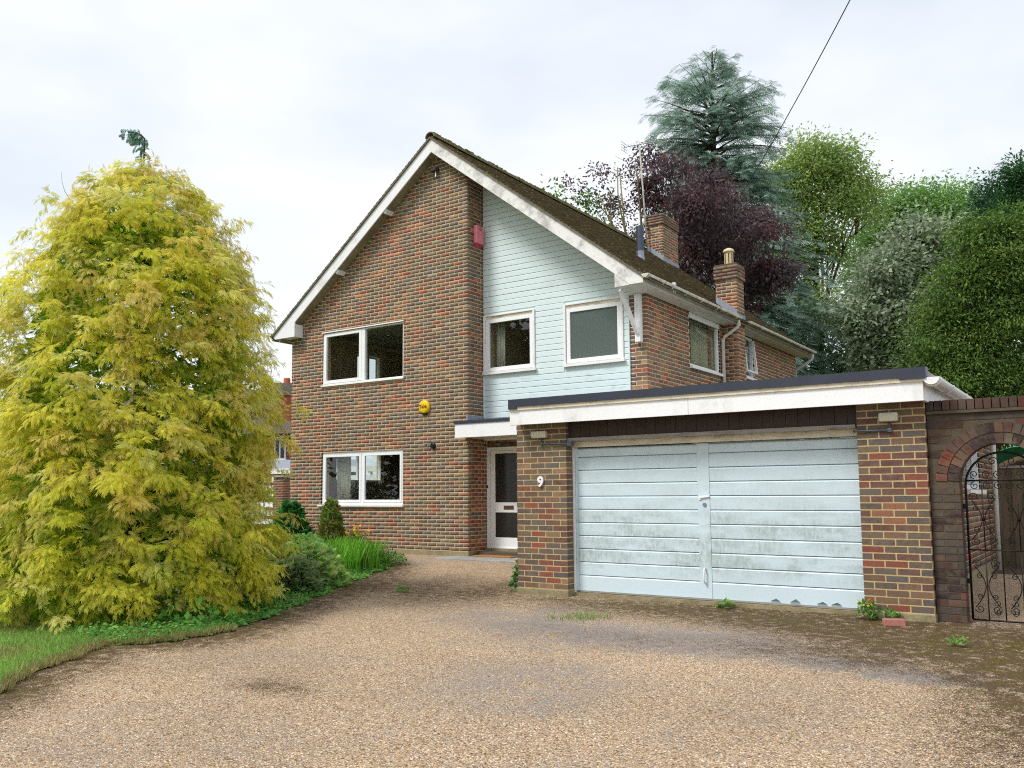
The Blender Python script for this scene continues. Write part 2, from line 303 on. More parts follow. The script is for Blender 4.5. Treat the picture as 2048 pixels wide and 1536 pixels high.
# ------------------------------------------------------------------ mesh helpers
class MB:
    def __init__(s): s.v = []; s.f = []
    def add(s, vs_, fs):
        o = len(s.v); s.v += [tuple(map(float, p)) for p in vs_]; s.f += [tuple(i+o for i in q) for q in fs]; return s
    def box(s, x0, x1, y0, y1, z0, z1):
        return s.add([(x0, y0, z0), (x1, y0, z0), (x1, y1, z0), (x0, y1, z0), (x0, y0, z1), (x1, y0, z1), (x1, y1, z1), (x0, y1, z1)],
                     [(0, 3, 2, 1), (4, 5, 6, 7), (0, 1, 5, 4), (1, 2, 6, 5), (2, 3, 7, 6), (3, 0, 4, 7)])
    def bar(s, a, b, w, h, up=(0, 0, 1)):
        a, b, up = map(lambda q: np.array(q, float), (a, b, up)); d = b-a; d /= np.linalg.norm(d)
        sd_ = np.cross(d, up); sd_ /= np.linalg.norm(sd_); u2 = np.cross(sd_, d)
        c = [a+sx*sd_*w/2+sz*u2*h/2 for sx, sz in ((-1, -1), (1, -1), (1, 1), (-1, 1))]+[b+sx*sd_*w/2+sz*u2*h/2 for sx, sz in ((-1, -1), (1, -1), (1, 1), (-1, 1))]
        return s.add(c, [(0, 1, 2, 3), (7, 6, 5, 4), (0, 4, 5, 1), (1, 5, 6, 2), (2, 6, 7, 3), (3, 7, 4, 0)])
    def prism(s, poly, axis, a, b):                # poly: 2D outline; extruded along axis between a and b
        n = len(poly)
        f3 = {'y': lambda p, t: (p[0], t, p[1]), 'x': lambda p, t: (t, p[0], p[1]), 'z': lambda p, t: (p[0], p[1], t)}[axis]
        vs_ = [f3(p, a) for p in poly]+[f3(p, b) for p in poly]
        return s.add(vs_, [tuple(range(n)), tuple(range(2*n-1, n-1, -1))]+[(i, i+n, (i+1) % n+n, (i+1) % n) for i in range(n)])
    def tube(s, path, r, n=8, cap=True, scale=None):
        P = [np.array(p, float) for p in path]; k = len(P)
        rr = [r]*k if isinstance(r, (int, float)) else list(r)
        ref = np.array((0.0, 0.0, 1.0)); o = len(s.v); prev = None
        for i in range(k):
            d = P[min(i+1, k-1)]-P[max(i-1, 0)]; d /= np.linalg.norm(d)+1e-12
            if prev is None:
                a = np.cross(d, ref)
                if np.linalg.norm(a) < 0.05: a = np.cross(d, (1.0, 0, 0))
            else: a = prev-d*(prev@d)
            a /= np.linalg.norm(a)+1e-12; b = np.cross(d, a); prev = a
            for j in range(n):
                t = 2*math.pi*j/n; s.v.append(tuple(P[i]+rr[i]*(math.cos(t)*a+math.sin(t)*b)))
        for i in range(k-1):
            for j in range(n):
                s.f.append((o+i*n+j, o+i*n+(j+1) % n, o+(i+1)*n+(j+1) % n, o+(i+1)*n+j))
        if cap: s.f.append(tuple(o+j for j in range(n-1, -1, -1))); s.f.append(tuple(o+(k-1)*n+j for j in range(n)))
        return s
    def lathe(s, c, prof, n=20, axis='z'):
        o = len(s.v); k = len(prof)
        for r, h in prof:
            for j in range(n):
                t = 2*math.pi*j/n; x, y = r*math.cos(t), r*math.sin(t)
                s.v.append((c[0]+x, c[1]+y, c[2]+h) if axis == 'z' else (c[0]+x, c[1]+h, c[2]+y))
        for i in range(k-1):
            for j in range(n): s.f.append((o+i*n+j, o+i*n+(j+1) % n, o+(i+1)*n+(j+1) % n, o+(i+1)*n+j))
        s.f.append(tuple(o+j for j in range(n-1, -1, -1))); s.f.append(tuple(o+(k-1)*n+j for j in range(n)))
        return s
    def build(s, name, mat, parent=None, smooth=False, bevel=0.0):
        me = bpy.data.meshes.new(name); me.from_pydata(s.v, [], s.f); me.update()
        return finish(name, me, mat, parent, smooth, bevel)
def finish(name, me, mat, parent=None, smooth=False, bevel=0.0):
    if mat: me.materials.append(MT[mat] if isinstance(mat, str) else mat)
    o = bpy.data.objects.new(name, me); COL.objects.link(o); attach(o, parent)
    if smooth: me.polygons.foreach_set('use_smooth', [True]*len(me.polygons))
    if bevel:
        b = o.modifiers.new('bevel', 'BEVEL'); b.width = bevel; b.segments = 2; b.limit_method = 'ANGLE'
    return o
def attach(o, parent):
    if parent is not None:
        o.parent = parent
        if parent.type == 'EMPTY': o.matrix_parent_inverse = Matrix.Translation(-Vector(parent.location))
def tag(o, label=None, cat=None, group=None, kind=None):
    for k, v in (('label', label), ('category', cat), ('group', group), ('kind', kind)):
        if v: o[k] = v
    return o
def thing(name, label, cat, loc=(0, 0, 0), group=None):
    o = bpy.data.objects.new(name, None); COL.objects.link(o); o.location = loc; o.empty_display_size = 0.2
    return tag(o, label, cat, group)
def mesh_np(name, V, F, mat, parent=None, col=None, smooth=False, point_col=None, colname='col'):
    V = np.asarray(V, np.float32); F = np.asarray(F, np.int32); k = F.shape[1]
    me = bpy.data.meshes.new(name); me.vertices.add(len(V)); me.vertices.foreach_set('co', V.ravel())
    me.loops.add(F.size); me.loops.foreach_set('vertex_index', F.ravel())
    me.polygons.add(len(F)); me.polygons.foreach_set('loop_start', np.arange(0, F.size, k, dtype=np.int32))
    me.update(calc_edges=True)
    if col is not None:
        a = me.attributes.new(colname, 'FLOAT_COLOR', 'FACE'); a.data.foreach_set('color', np.c_[col, np.ones(len(col))].astype(np.float32).ravel())
    if point_col is not None:
        a = me.attributes.new(colname, 'FLOAT_COLOR', 'POINT'); a.data.foreach_set('color', np.c_[point_col, np.ones(len(point_col))].astype(np.float32).ravel())
    return finish(name, me, mat, parent, smooth)

# ------------------------------------------------------------------ lie of the land
def gz(x, y):
    y = np.asarray(y, float)
    return np.where(y >= 1, 0.09, np.where(y > -3.7, 0.05+0.04*y, -0.098+0.03*(np.maximum(y, -22)+3.7)))
G = lambda x, y: float(gz(x, y))
EDGE = [(-22, 6.5), (-14, 5.0), (-11.6, 4.0), (-10.17, 3.03), (-9.41, 2.42), (-8.64, 2.05), (-8.2, 2.40), (-7.94, 2.48), (-7.16, 2.30), (-6.42, 1.96), (-5.17, 1.34), (-3.9, 0.66), (-2.6, 0.05), (-1.9, -0.25), (-1.2, -1.0), (-0.4, -2.2), (0.0, -2.6), (1.0, -2.6)]
def edge_x(y):
    return np.interp(y, [e[0] for e in EDGE], [e[1] for e in EDGE])+0.05*np.sin(np.asarray(y)*7.3)+0.03*np.sin(np.asarray(y)*19.1)
xs = np.unique(np.r_[np.linspace(-160, -20, 15), np.linspace(-20, 20, 41), np.linspace(20, 160, 15)])
ys = np.unique(np.r_[np.linspace(-120, -22, 10), np.linspace(-22, 12, 69), np.linspace(12, 260, 20)])
gx, gy = np.meshgrid(xs, ys); V = np.c_[gx.ravel(), gy.ravel(), gz(gx, gy).ravel()-0.03]
def grid_faces(r, c):
    i = np.arange(r*c).reshape(r, c); return np.c_[i[:-1, :-1].ravel(), i[:-1, 1:].ravel(), i[1:, 1:].ravel(), i[1:, :-1].ravel()]
tag(mesh_np('ground', V, grid_faces(len(ys), len(xs)), 'ground'), kind='structure')
# driveway
ys = np.r_[np.linspace(-22, -14, 9), np.linspace(-13.9, 0.7, 220)]; t = np.linspace(0, 1, 150)**1.05
gy = np.repeat(ys[:, None], len(t), 1); gx = edge_x(ys)[:, None]*(1-t)+14.5*t
gzv = gz(gx, gy)+0.006+0.006*np.sin(gx*1.7+gy*0.9)*np.sin(gy*1.3-gx*0.4)
def blob(x, y, cx, cy, rx, ry, ang=0.0):
    c, s_ = math.cos(ang), math.sin(ang); u = ((x-cx)*c+(y-cy)*s_)/rx; w = (-(x-cx)*s_+(y-cy)*c)/ry
    return np.clip(1.25-np.sqrt(u*u+w*w), 0, 1)
ed = gx-edge_x(gy)
moss = np.clip(blob(gx, gy, 7.2, -4.1, 2.6, 0.8), 0, 1)+blob(gx, gy, 8.9, -4.9, 1.5, 1.1, 0.5)+blob(gx, gy, 9.9, -6.3, 0.9, 1.6)*1.0+0.8*blob(gx, gy, 4.6, -4.0, 1.3, 0.35)
moss += 0.9*np.clip(1.1-ed/0.7, 0, 1)*(gy < -6.4)*(gy > -10.5)
dark = 1.0*np.clip(1.15-ed/0.85, 0, 1)*(gy < -0.5)+0.55*blob(gx, gy, 4.78, -8.97, 0.5, 0.28)+1.0*blob(gx, gy, 7.0, -4.0, 3.6, 1.0)+0.95*blob(gx, gy, 8.9, -5.0, 1.7, 1.3)+1.0*blob(gx, gy, 9.9, -6.7, 0.9, 2.2)
dark += 0.55*blob(gx, gy, 2.6, -4.4, 1.6, 0.9, -0.5)+0.6*blob(gx, gy, 3.2, -3.0, 0.6, 1.2)+0.3*blob(gx, gy, 6.8, -5.9, 2.4, 0.6)+0.4*blob(gx, gy, 1.6, -3.2, 1.4, 1.2)
grey = .7*blob(gx, gy, 6.4, -7.9, 1.0, 0.9)+blob(gx, gy, 8.6, -6.2, 0.8, 0.35)+0.9*blob(gx, gy, 6.9, -5.7, 1.8, 0.8)+0.7*blob(gx, gy, 4.6, -5.4, 1.2, 0.9)+0.6*blob(gx, gy, -0.6, -1.3, 0.9, 1.0)+0.5*blob(gx, gy, 5.5, -6.2, 0.9, 0.8)
mask = np.c_[np.clip(moss, 0, 1).ravel(), np.clip(dark, 0, 1).ravel(), np.clip(grey, 0, 1).ravel()]
tag(mesh_np('driveway', np.c_[gx.ravel(), gy.ravel(), gzv.ravel()], grid_faces(*gx.shape), 'gravel', point_col=mask, colname='mask', smooth=True), kind='structure')
# lawn
ys = np.linspace(-22, -6.6, 60); t = np.linspace(0, 1, 30)
gy = np.repeat(ys[:, None], len(t), 1); ex = edge_x(ys)[:, None]-0.04; gx = (-20)*(1-t)+ex*t
tag(mesh_np('lawn', np.c_[gx.ravel(), gy.ravel(), (gz(gx, gy)+0.012+0.02*np.clip((ex-gx)/0.3, 0, 1)).ravel()], grid_faces(*gx.shape), 'lawn', smooth=True), kind='structure')

# ------------------------------------------------------------------ bricks
PAL = {'dark': (121, 108, 99), 'slate': (119, 112, 107), 'olive': (136, 121, 102), 'brown': (150, 117, 95), 'tan': (172, 140, 108),
       'red': (166, 94, 76), 'orange': (188, 126, 98), 'purple': (130, 94, 84), 'pale': (158, 146, 126), 'soot': (84, 68, 66)}
KEYS = list(PAL)
def pick(w):
    return random.choices(list(w), list(w.values()))[0]
def soft_noise(x, y):
    return 0.5+0.25*math.sin(x*1.9+1.3*math.sin(y*2.3))+0.25*math.sin(y*3.1+1.7*math.sin(x*1.1+0.5))
def col_house(x, y, z):
    n = soft_noise(x*1.2, z*1.6)
    w = dict(dark=2.0, slate=1.4, olive=2.2, brown=2.2, tan=0.6, red=0.9, orange=0.9, purple=1.3)
    if n > 0.56: w['red'] += 2.2*(n-0.4)*2; w['orange'] += 2.6*(n-0.4)*1.6; w['purple'] += 0.7
    if y < 0.2 and x > -1.7:
        k = min(1, (x+1.7)/1.0)*(0.6 if z > 3 else 1.0); w['olive'] += 5*k; w['pale'] = 1.0*k; w['red'] *= 1-0.6*k; w['orange'] *= 1-0.5*k
    if y > 0.1 and x < 0.1 and z < 2.3: w['red'] += 3.0; w['purple'] += 1.2; w['olive'] *= 0.5
    if x > 3: w['red'] += 0.5; w['brown'] += 2.6; w['tan'] += 1.6; w['purple'] += 1.0; w['slate'] *= .6
    return pick(w)
def col_garage(x, y, z):
    w = dict(dark=2.0, slate=1.7, olive=1.9, brown=1.9, purple=2.3, red=1.0, orange=0.15, tan=0.4)
    if z > 1.75: w['olive'] += 4; w['red'] *= 0.5
    if x > 7: w['red'] += .5; w['purple'] += 1.2
    return pick(w)
def col_old(x, y, z):
    return pick(dict(soot=2.2, dark=2.2, purple=1.8, red=0.5, slate=1.2, brown=2.0, olive=1.0))
class Lay:
    def __init__(s, tone=.92): s.rec = []; s.tone = tone                    # (centre, size, palette key, brightness step)
    def put(s, x0, x1, y0, y1, z0, z1, key):
        s.rec.append(((x0+x1)/2, (y0+y1)/2, (z0+z1)/2, x1-x0, y1-y0, z1-z0, key, round(s.tone*random.choice((0.89, 0.96, 1.03, 1.10)), 3)))
    def wall(s, axis, plane, corner, dirn, z0, r0, r1, lim, colf, mode='plain', holes=(), dep=0.1025, joint=0.0125, h=0.0615):
        for row in range(r0, r1):
            za = z0+row*0.075; zc = za+0.0325; odd = row % 2
            lo, hi = lim(zc)
            if hi-lo < 0.03: continue
            off = {'lead': 0.0, 'second': 0.225 if odd else 0.1125, 'plain': -0.1125 if odd else 0.0}[mode]
            u = off; first = True
            while True:
                L = (0.1025 if (first and odd and mode == 'lead') else 0.215)-(joint-0.010)
                d = 0.215 if (first and odd and mode == 'lead') else dep
                a, b = corner+dirn*u, corner+dirn*(u+L); a, b = min(a, b), max(a, b)
                u += L+joint; first = False
                if (dirn > 0 and a > hi) or (dirn < 0 and b < lo): break
                a, b = max(a, lo), min(b, hi)
                segs = [(a, b)]
                for (ha, hb, hz0, hz1) in holes:
                    if hz0-0.02 < zc < hz1+0.02:
                        segs = [q for (p0, p1) in segs for q in ((p0, min(p1, ha)), (max(p0, hb), p1)) if q[1]-q[0] > 0.03]
                for (p0, p1) in segs:
                    if p1-p0 < 0.03: continue
                    j = random.uniform(-0.0003, 0.0009); dz = random.uniform(-0.0015, 0.0015)
                    um = (p0+p1)/2
                    if axis == 'x': s.put(p0, p1, plane-j, plane+d, za+dz, za+h+dz, colf(um, plane, zc))
                    else: s.put(plane-d, plane+j, p0, p1, za+dz, za+h+dz, colf(plane, um, zc))
    def build(s, parent, n_single=0, mat='brick', rest='brickwork', rest_parent=None):
        rec = s.rec
        if n_single < len(rec):
            P = np.array([r[:3] for r in rec]); px_, py_, z_ = project(P)
            size = np.array([max(r[3], r[4])*r[5] for r in rec])/z_**2
            vis = (px_ > -20) & (px_ < 2068) & (z_ > 1)
            order = np.argsort(-(size*np.where(vis, 1, 0)))
        else: order = np.arange(len(rec))
        for i in order[:n_single]: single_brick(rec[i], parent, mat)
        rest_i = order[n_single:]
        if len(rest_i):
            R = [rec[i] for i in rest_i]
            o = joined(R, rest, mat, rest_parent or parent); o['kind'] = 'stuff'
CUBE = np.array([(-1, -1, -1), (1, -1, -1), (1, 1, -1), (-1, 1, -1), (-1, -1, 1), (1, -1, 1), (1, 1, 1), (-1, 1, 1)])*0.5
CUBF = np.array([(0, 3, 2, 1), (4, 5, 6, 7), (0, 1, 5, 4), (1, 2, 6, 5), (2, 3, 7, 6), (3, 0, 4, 7)])
BMESH = {}
def single_brick(r, parent, mat, name='brick', rot=0.0):
    key = (round(r[3], 3), round(r[4], 3), round(r[5], 3), r[6], r[7], mat)
    me = BMESH.get(key)
    if me is None:
        me = bpy.data.meshes.new('brick'); me.from_pydata([tuple(p) for p in CUBE*np.array(key[:3])], [], [tuple(f) for f in CUBF])
        a = me.attributes.new('col', 'FLOAT_COLOR', 'FACE'); c = lin(*PAL[r[6]], r[7])
        a.data.foreach_set('color', [*c, 1.0]*6); me.materials.append(MT[mat]); BMESH[key] = me
    o = bpy.data.objects.new(name, me); o.location = r[:3]; o.rotation_euler = (0, rot, 0); COL.objects.link(o); attach(o, parent); return o
def joined(R, name, mat, parent):
    A = np.array([r[:6] for r in R]); V = (CUBE[None]*A[:, None, 3:6]+A[:, None, :3]).reshape(-1, 3)
    F = (CUBF[None]+8*np.arange(len(R))[:, None, None]).reshape(-1, 4)
    c = np.repeat(np.array([lin(*PAL[r[6]], r[7]) for r in R]), 6, 0)
    return mesh_np(name, V, F, mat, parent, col=c)

# ------------------------------------------------------------------ windows
class Pl:                                            # a wall plane: u runs along it, v up, d inwards
    def __init__(s, axis, base): s.a, s.b = axis, base
    def box(s, m, u0, u1, d0, d1, v0, v1):
        if s.a == 'x': m.box(u0, u1, s.b+d0, s.b+d1, v0, v1)
        else: m.box(s.b-d1, s.b-d0, u0, u1, v0, v1)
        return m
def frame_ring(pl, m, u0, u1, v0, v1, w, d0, d1, wb=None, wt=None):
    wb = w if wb is None else wb; wt = w if wt is None else wt
    pl.box(m, u0, u0+w, d0, d1, v0, v1); pl.box(m, u1-w, u1, d0, d1, v0, v1)
    pl.box(m, u0+w, u1-w, d0, d1, v0, v0+wb); pl.box(m, u0+w, u1-w, d0, d1, v1-wt, v1); return m
def pane(pl, u0, u1, v0, v1, d, parent, mat='glass'):
    return pl.box(MB(), u0, u1, d, d+0.006, v0, v1).build('pane', mat, parent)

# ------------------------------------------------------------------ the house
HZ = 0.158; XL, XR_, YB = -5.0, 3.546, 9.54; RX, RS, RZ = -0.73, 0.77, 8.47
roofz = lambda x, top=RZ: top-RS*abs(x-RX)
house = thing('house', 'detached brick gabled house with pale aqua boarded bay beside its tall brick gable', 'house', (-0.7, 4.7, 0.05))
part = lambda m, name, mat, parent=None, **k: m.build(name, mat, parent or house, **k)
WX0, WX1 = -4.0, -1.652; WL = (1.035, 2.168); WU = (3.652, 4.815)
# mortar-faced walls
m = MB(); y0, y1 = 0.0015, 0.24
m.box(XL+.006, WX0, y0, y1, 0, 4.85).box(WX1, -.0025, y0, y1, 0, 4.85).box(WX0, WX1, y0, y1, 0, WL[0]).box(WX0, WX1, y0, y1, WL[1], WU[0]).box(WX0, WX1, y0, y1, WU[1], 4.85)
m.prism([(XL+.006, 4.85), (-.0025, 4.85), (-.0025, roofz(0, 8.3)), (RX, 8.3), (XL+.006, roofz(XL, 8.3))], 'y', y0, y1)
front_wall = part(m, 'front_wall', 'mortar')
m = MB(); m.box(-.24, -.0012, 0.2405, 9.0, 0, 7.75)
return_wall = part(m, 'return_wall', 'mortar')
tw = [(1.2, 2.86, 1.55, 2.4), (1.87, 2.79, 3.7, 4.75)]
m = MB(); x0, x1 = XL+.006, XL+.24
for (a, b, c, d), (zb, zt) in zip(tw, ((0, 2.7), (2.7, 4.9))):
    m.box(x0, x1, .241, a, zb, zt).box(x0, x1, b, YB, zb, zt).box(x0, x1, a, b, zb, c).box(x0, x1, a, b, d, zt)
part(m, 'side_wall', 'mortar')
part(MB().box(XL+.25, XR_-.25, YB-.24, YB-.006, 0, 4.9).prism([(XL+.25, 4.9), (XR_-.25, 4.9), (RX, roofz(RX, 8.2))], 'y', YB-.24, YB-.006), 'rear_wall', 'mortar')
SW = [(2.49, 4.09, 3.72, 4.775), (5.42, 6.25, 3.84, 4.775)]
m = MB(); x0, x1 = XR_-.24, XR_-.001
ya = .551
for (a, b, c, d) in SW:
    m.box(x0, x1, ya, a, 0, 4.775).box(x0, x1, a, b, 0, c); ya = b
m.box(x0, x1, ya, YB-.006, 0, 4.775)
side_wall = part(m, 'side_wall', 'mortar')
# walls behind the boarding, with openings for the two windows
AW, BW = (0.012, 1.226, 3.604, 4.806), (1.868, 3.106, 3.602, 4.797); YC = 0.53
m = MB(); y0, y1 = YC+.022, YC+.2; o = .03
m.box(-.005, XR_-.245, y0, y1, 2.3, 3.63).box(-.005, AW[0]+o, y0, y1, 3.63, 4.78).box(AW[1]-o, BW[0]+o, y0, y1, 3.63, 4.78).box(BW[1]-o, XR_-.245, y0, y1, 3.63, 4.78)
m.prism([(-.005, 4.78), (XR_-.245, 4.78), (XR_-.245, roofz(XR_-.245, 8.25)), (-.005, roofz(0, 8.25))], 'y', y0, y1)
part(m, 'boarded_wall', 'white')
# rooms
part(MB().box(XL+.25, XR_-.25, .25, YB-.25, -.05, .14), 'ground_floor', 'floor_in')
part(MB().box(XL+.245, -.245, .245, YB-.25, 2.55, 2.78).box(-.005, XR_-.245, .76, YB-.25, 2.55, 2.78), 'upper_floor', 'wall_in')
part(MB().box(XL+.245, -.245, .245, YB-.25, 4.98, 5.05).box(-.005, XR_-.245, .76, YB-.25, 4.98, 5.05), 'ceiling', 'wall_in')
part(MB().box(XL+.245, -.245, 4.3, 4.4, .14, 2.55).box(XL+.245, -.245, 4.3, 4.4, 2.78, 4.98).box(0, XR_-.245, 5.0, 5.1, 2.78, 4.98).box(1.55, 1.63, .76, 4.99, 2.78, 4.98), 'partition_wall', 'wall_in')
# plinth
part(MB().box(XL-.02, 0.02, -.022, .2, -.1, HZ-.012).box(-.19, .0215, .2, .64, -.1, HZ-.012), 'plinth', 'plinth')

# brickwork of the house
B = Lay()
B.wall('x', 0.0, 0.0, -1, HZ, 0, 106, lambda z: (max(XL, RX-(8.28-z)/RS), min(0.0, RX+(8.28-z)/RS)), col_house, 'lead', holes=((WX0, WX1, *WL), (WX0, WX1, *WU)))
B.wall('y', 0.0, 0.0, 1, HZ, 0, 103, lambda z: (0, .62 if z < 2.5 else YC+.015), col_house, 'second')
B.wall('x', YC+.02, XR_, -1, HZ, 31, 62, lambda z: (3.222, XR_), col_house, 'lead')
B.wall('y', XR_, YC+.02, 1, HZ, 31, 62, lambda z: (YC, YB), col_house, 'second', holes=[(a, b, c, d) for a, b, c, d in SW]+[(4.33, 4.78, 0, 9)])
B.wall('x', .636, 0.0, 1, HZ, 0, 31, lambda z: (0.02 if z > 2.17 else 1.07, 3.5), col_house, 'plain')
B.build(front_wall, 300, rest_parent=house)

# roof
m = MB()
for sgn, xe in ((1, 3.93), (-1, -5.42)):
    zt, ze = RZ-.02, roofz(xe)-.02
    m.prism([(RX, zt), (xe, ze), (xe, ze-.07), (RX, zt-.09)], 'y', -.24, 9.82)
roof = part(m, 'roof', 'undercloak')
def tiles():
    V, C_ = [], []
    nrm = np.array([RS, 1.0])/math.hypot(RS, 1); Ls = math.hypot(1, RS)
    for sgn in (1, -1):
        run = (3.97-RX)*Ls; k = int(run/0.1)
        for i in range(k+1):
            d0 = run-i*0.1; d1 = max(0.02, d0-0.118)
            nt = 62; off = -.29-(0.0825 if i % 2 else 0.0)
            ya = off+0.165*np.arange(nt); yb = ya+0.161
            ya = np.clip(ya, -.275, 9.86); yb = np.clip(yb, -.275, 9.86)
            keep = yb-ya > .02; ya, yb = ya[keep], yb[keep]; n = len(ya)
            h0 = .020+rng.uniform(-.004, .006, n); h1 = .006+rng.uniform(0, .003, n)
            lo0 = -.012*np.ones(n)
            def pt(d, h, y):
                x = RX+sgn*(d/Ls+h*nrm[0]); z = RZ-RS*d/Ls+h*nrm[1]
                return np.stack([x*np.ones(n), y, z*np.ones(n)], -1)
            q = np.stack([pt(d0, lo0, ya), pt(d0, lo0, yb), pt(d0, h0, yb), pt(d0, h0, ya), pt(d1, h1, ya), pt(d1, h1, yb), pt(d1, lo0, ya), pt(d1, lo0, yb)], 1)
            V.append(q); C_.append(np.array([(92, 82, 70), (104, 92, 74), (84, 76, 70), (112, 96, 72)])[rng.integers(0, 4, n)]*rng.uniform(.82, 1.15, (n, 1)))
    V = np.concatenate(V); n = len(V); C_ = np.concatenate(C_)
    F = np.array([(0, 1, 2, 3), (3, 2, 5, 4), (0, 3, 4, 6), (1, 7, 5, 2)])
    F = (F[None]+8*np.arange(n)[:, None, None]).reshape(-1, 4)
    c = np.repeat(np.array([lin(*q) for q in C_]), 4, 0)
    o = mesh_np('roof_tiles', V.reshape(-1, 3), F, 'tile', roof, col=c); o['kind'] = 'stuff'
tiles()
for i in range(32):
    y = -.29+i*.315
    m = MB(); n = 9; vs_ = []
    for yy, r in ((y, .108), (y+.318, .102)):
        for rr in (r, r-.02):
            for j in range(n):
                a = math.radians(-8+196*j/(n-1)); vs_.append((RX+rr*math.cos(a)*1.1, yy, RZ-.015+rr*math.sin(a)*.95))
    fs = []
    for j in range(n-1):
        fs += [(j, j+1, 2*n+j+1, 2*n+j), (n+j+1, n+j, 3*n+j, 3*n+j+1), (j+1, j, n+j, n+j+1), (2*n+j, 2*n+j+1, 3*n+j+1, 3*n+j)]
    m.add(vs_, fs); part(m, 'ridge_tile', 'ridge', roof)
# moss cushions on the tiles
def cushions(n, fn, r0, r1, colr, parent, name='moss'):
    V, F, C_ = [], [], []
    for i in range(n):
        p, up = fn(); r = random.uniform(r0, r1); up = np.array(up, float); up /= np.linalg.norm(up)
        a = np.cross(up, (0.3, 1, 0.1)); a /= np.linalg.norm(a); b = np.cross(up, a); o = len(V)
        for rr, h in ((1, -.2), (.8, .35), (.35, .6)):
            for j in range(6):
                t = j*math.pi/3+random.uniform(-.2, .2); k = r*rr*random.uniform(.8, 1.2); V.append(p+a*math.cos(t)*k+b*math.sin(t)*k+up*h*r*.8)
        for L in range(2):
            for j in range(6): F.append((o+L*6+j, o+L*6+(j+1) % 6, o+L*6+6+(j+1) % 6, o+L*6+6+j))
        F.append((o+12, o+13, o+14, o+15)); F.append((o+12, o+15, o+16, o+17))
        c = lin(*random.choice(colr), random.uniform(.75, 1.2)); C_ += [c]*14
    ob = mesh_np(name, np.array(V), np.array(F), 'leaf_matt', parent, col=np.array(C_), smooth=True); ob['kind'] = 'stuff'; return ob
def on_slope():
    x = RX+random.random()**1.3*4.5; y = random.choice((random.uniform(-.2, 9.7), -.25+random.random()**2*9))
    return np.array([x, y, roofz(x)+.02]), (RS, 0, 1)
def on_ridge():
    a = random.uniform(-.2, 1.4); return np.array([RX+.1*math.sin(a), random.uniform(-.25, 9.7), RZ-.01+.1*math.cos(a)]), (math.sin(a), 0, math.cos(a))
cushions(420, on_slope, .012, .035, [(96, 88, 46), (118, 106, 60), (84, 76, 44)], roof)
cushions(260, on_ridge, .02, .05, [(112, 112, 48), (96, 100, 42), (130, 120, 66)], roof)
# verges
part(MB().prism([(RX, 8.462), (-5.40, 8.462-RS*4.67), (-5.40, 8.425-RS*4.67), (RX, 8.425)], 'y', -.285, -.1), 'undercloak', 'undercloak', roof)
part(MB().prism([(RX, 8.462), (3.93, 8.462-RS*4.66), (3.93, 8.425-RS*4.66), (RX, 8.425)], 'y', -.285, -.1), 'undercloak', 'undercloak', roof)
part(MB().prism([(RX, 8.42), (-5.37, 4.848), (-5.30, 4.79), (-4.66, 4.79), (-4.66, 5.119), (RX, 8.145)], 'y', -.25, -.22), 'bargeboard', 'barge', bevel=.003)
part(MB().prism([(RX+.001, 8.42), (3.87, 4.878), (3.87, 4.782), (3.62, 4.782), (3.34, 5.011), (RX+.001, 8.145)], 'y', -.25, -.22), 'bargeboard', 'barge_dirty', bevel=.003)
part(MB().prism([(3.34, 5.008), (3.617, 4.780), (3.34, 4.770)], 'y', -.246, -.218), 'gusset_board', 'barge_dirty')
part(MB().box(-5.30, -4.66, -.219, -.002, 4.795, 5.08), 'eaves_box', 'barge')
part(MB().box(3.34, 3.85, -.217, .52, 4.782, 4.93).box(3.56, 3.849, .52, 9.80, 4.783, 4.80), 'soffit', 'soffit')
m = MB().prism([(RX, 8.19), (-5.2, 8.19-RS*4.47), (-5.2, 8.16-RS*4.47), (RX, 8.16)], 'y', -.219, -.001)
m.prism([(RX, 8.19), (3.5, 8.19-RS*4.23), (3.5, 8.16-RS*4.23), (RX, 8.16)], 'y', -.219, YC+.018)
part(m, 'gable_soffit', 'soffit_gable')
for x, z in ((-2.0, 7.16), (-3.39, 6.08)):
    part(MB().bar((x, -.215, z+.02), (x, 0.0, z+.02), .10, .10, (RS, 0, 1)), 'purlin_end', 'barge')
part(MB().box(3.851, 3.872, -.217, 4.27, 4.785, 4.93).box(3.851, 3.872, 4.83, 9.81, 4.785, 4.93), 'eaves_fascia', 'white')
part(MB().box(-5.37, -5.35, -.217, 9.81, 4.80, 4.93), 'eaves_fascia', 'white')
def gutter(x, z, ya, yb, r=.064, mat='gutter', name='gutter', n=10, clips=()):
    m = MB(); vs_, fs = [], []
    for y in (ya, yb):
        for rr in (r, r-.006):
            for j in range(n+1):
                a = math.pi+math.pi*j/n; vs_.append((x+rr*math.cos(a), y, z+rr*math.sin(a)))
    k = n+1
    for j in range(n): fs += [(j+1, j, 2*k+j, 2*k+j+1), (k+j, k+j+1, 3*k+j+1, 3*k+j)]
    fs += [tuple(range(k)), tuple(range(3*k-1, 2*k-1, -1)), (0, k, 3*k, 2*k), (2*k-1, k-1, 3*k-1, 4*k-1)]
    m.add(vs_, fs); g = part(m, name, mat, house, smooth=False)
    for y in clips:
        c = MB(); pts = [(x+(r+.006)*math.cos(a), y, z+(r+.006)*math.sin(a)) for a in np.linspace(math.pi, 2*math.pi, 10)]
        c.tube(pts, .011, 5); part(c, 'gutter_clip', mat, g)
    return g
gutter(3.935, 4.915, -.31, 4.28, clips=[-.27, .35, .75, 1.35, 2.1, 2.9, 3.15, 3.45, 4.0])
gutter(3.935, 4.915, 4.80, 9.92, clips=[4.86, 5.6, 6.6, 7.7, 8.6, 8.75, 9.6])
gutter(-5.44, 4.93, -.30, 9.8)
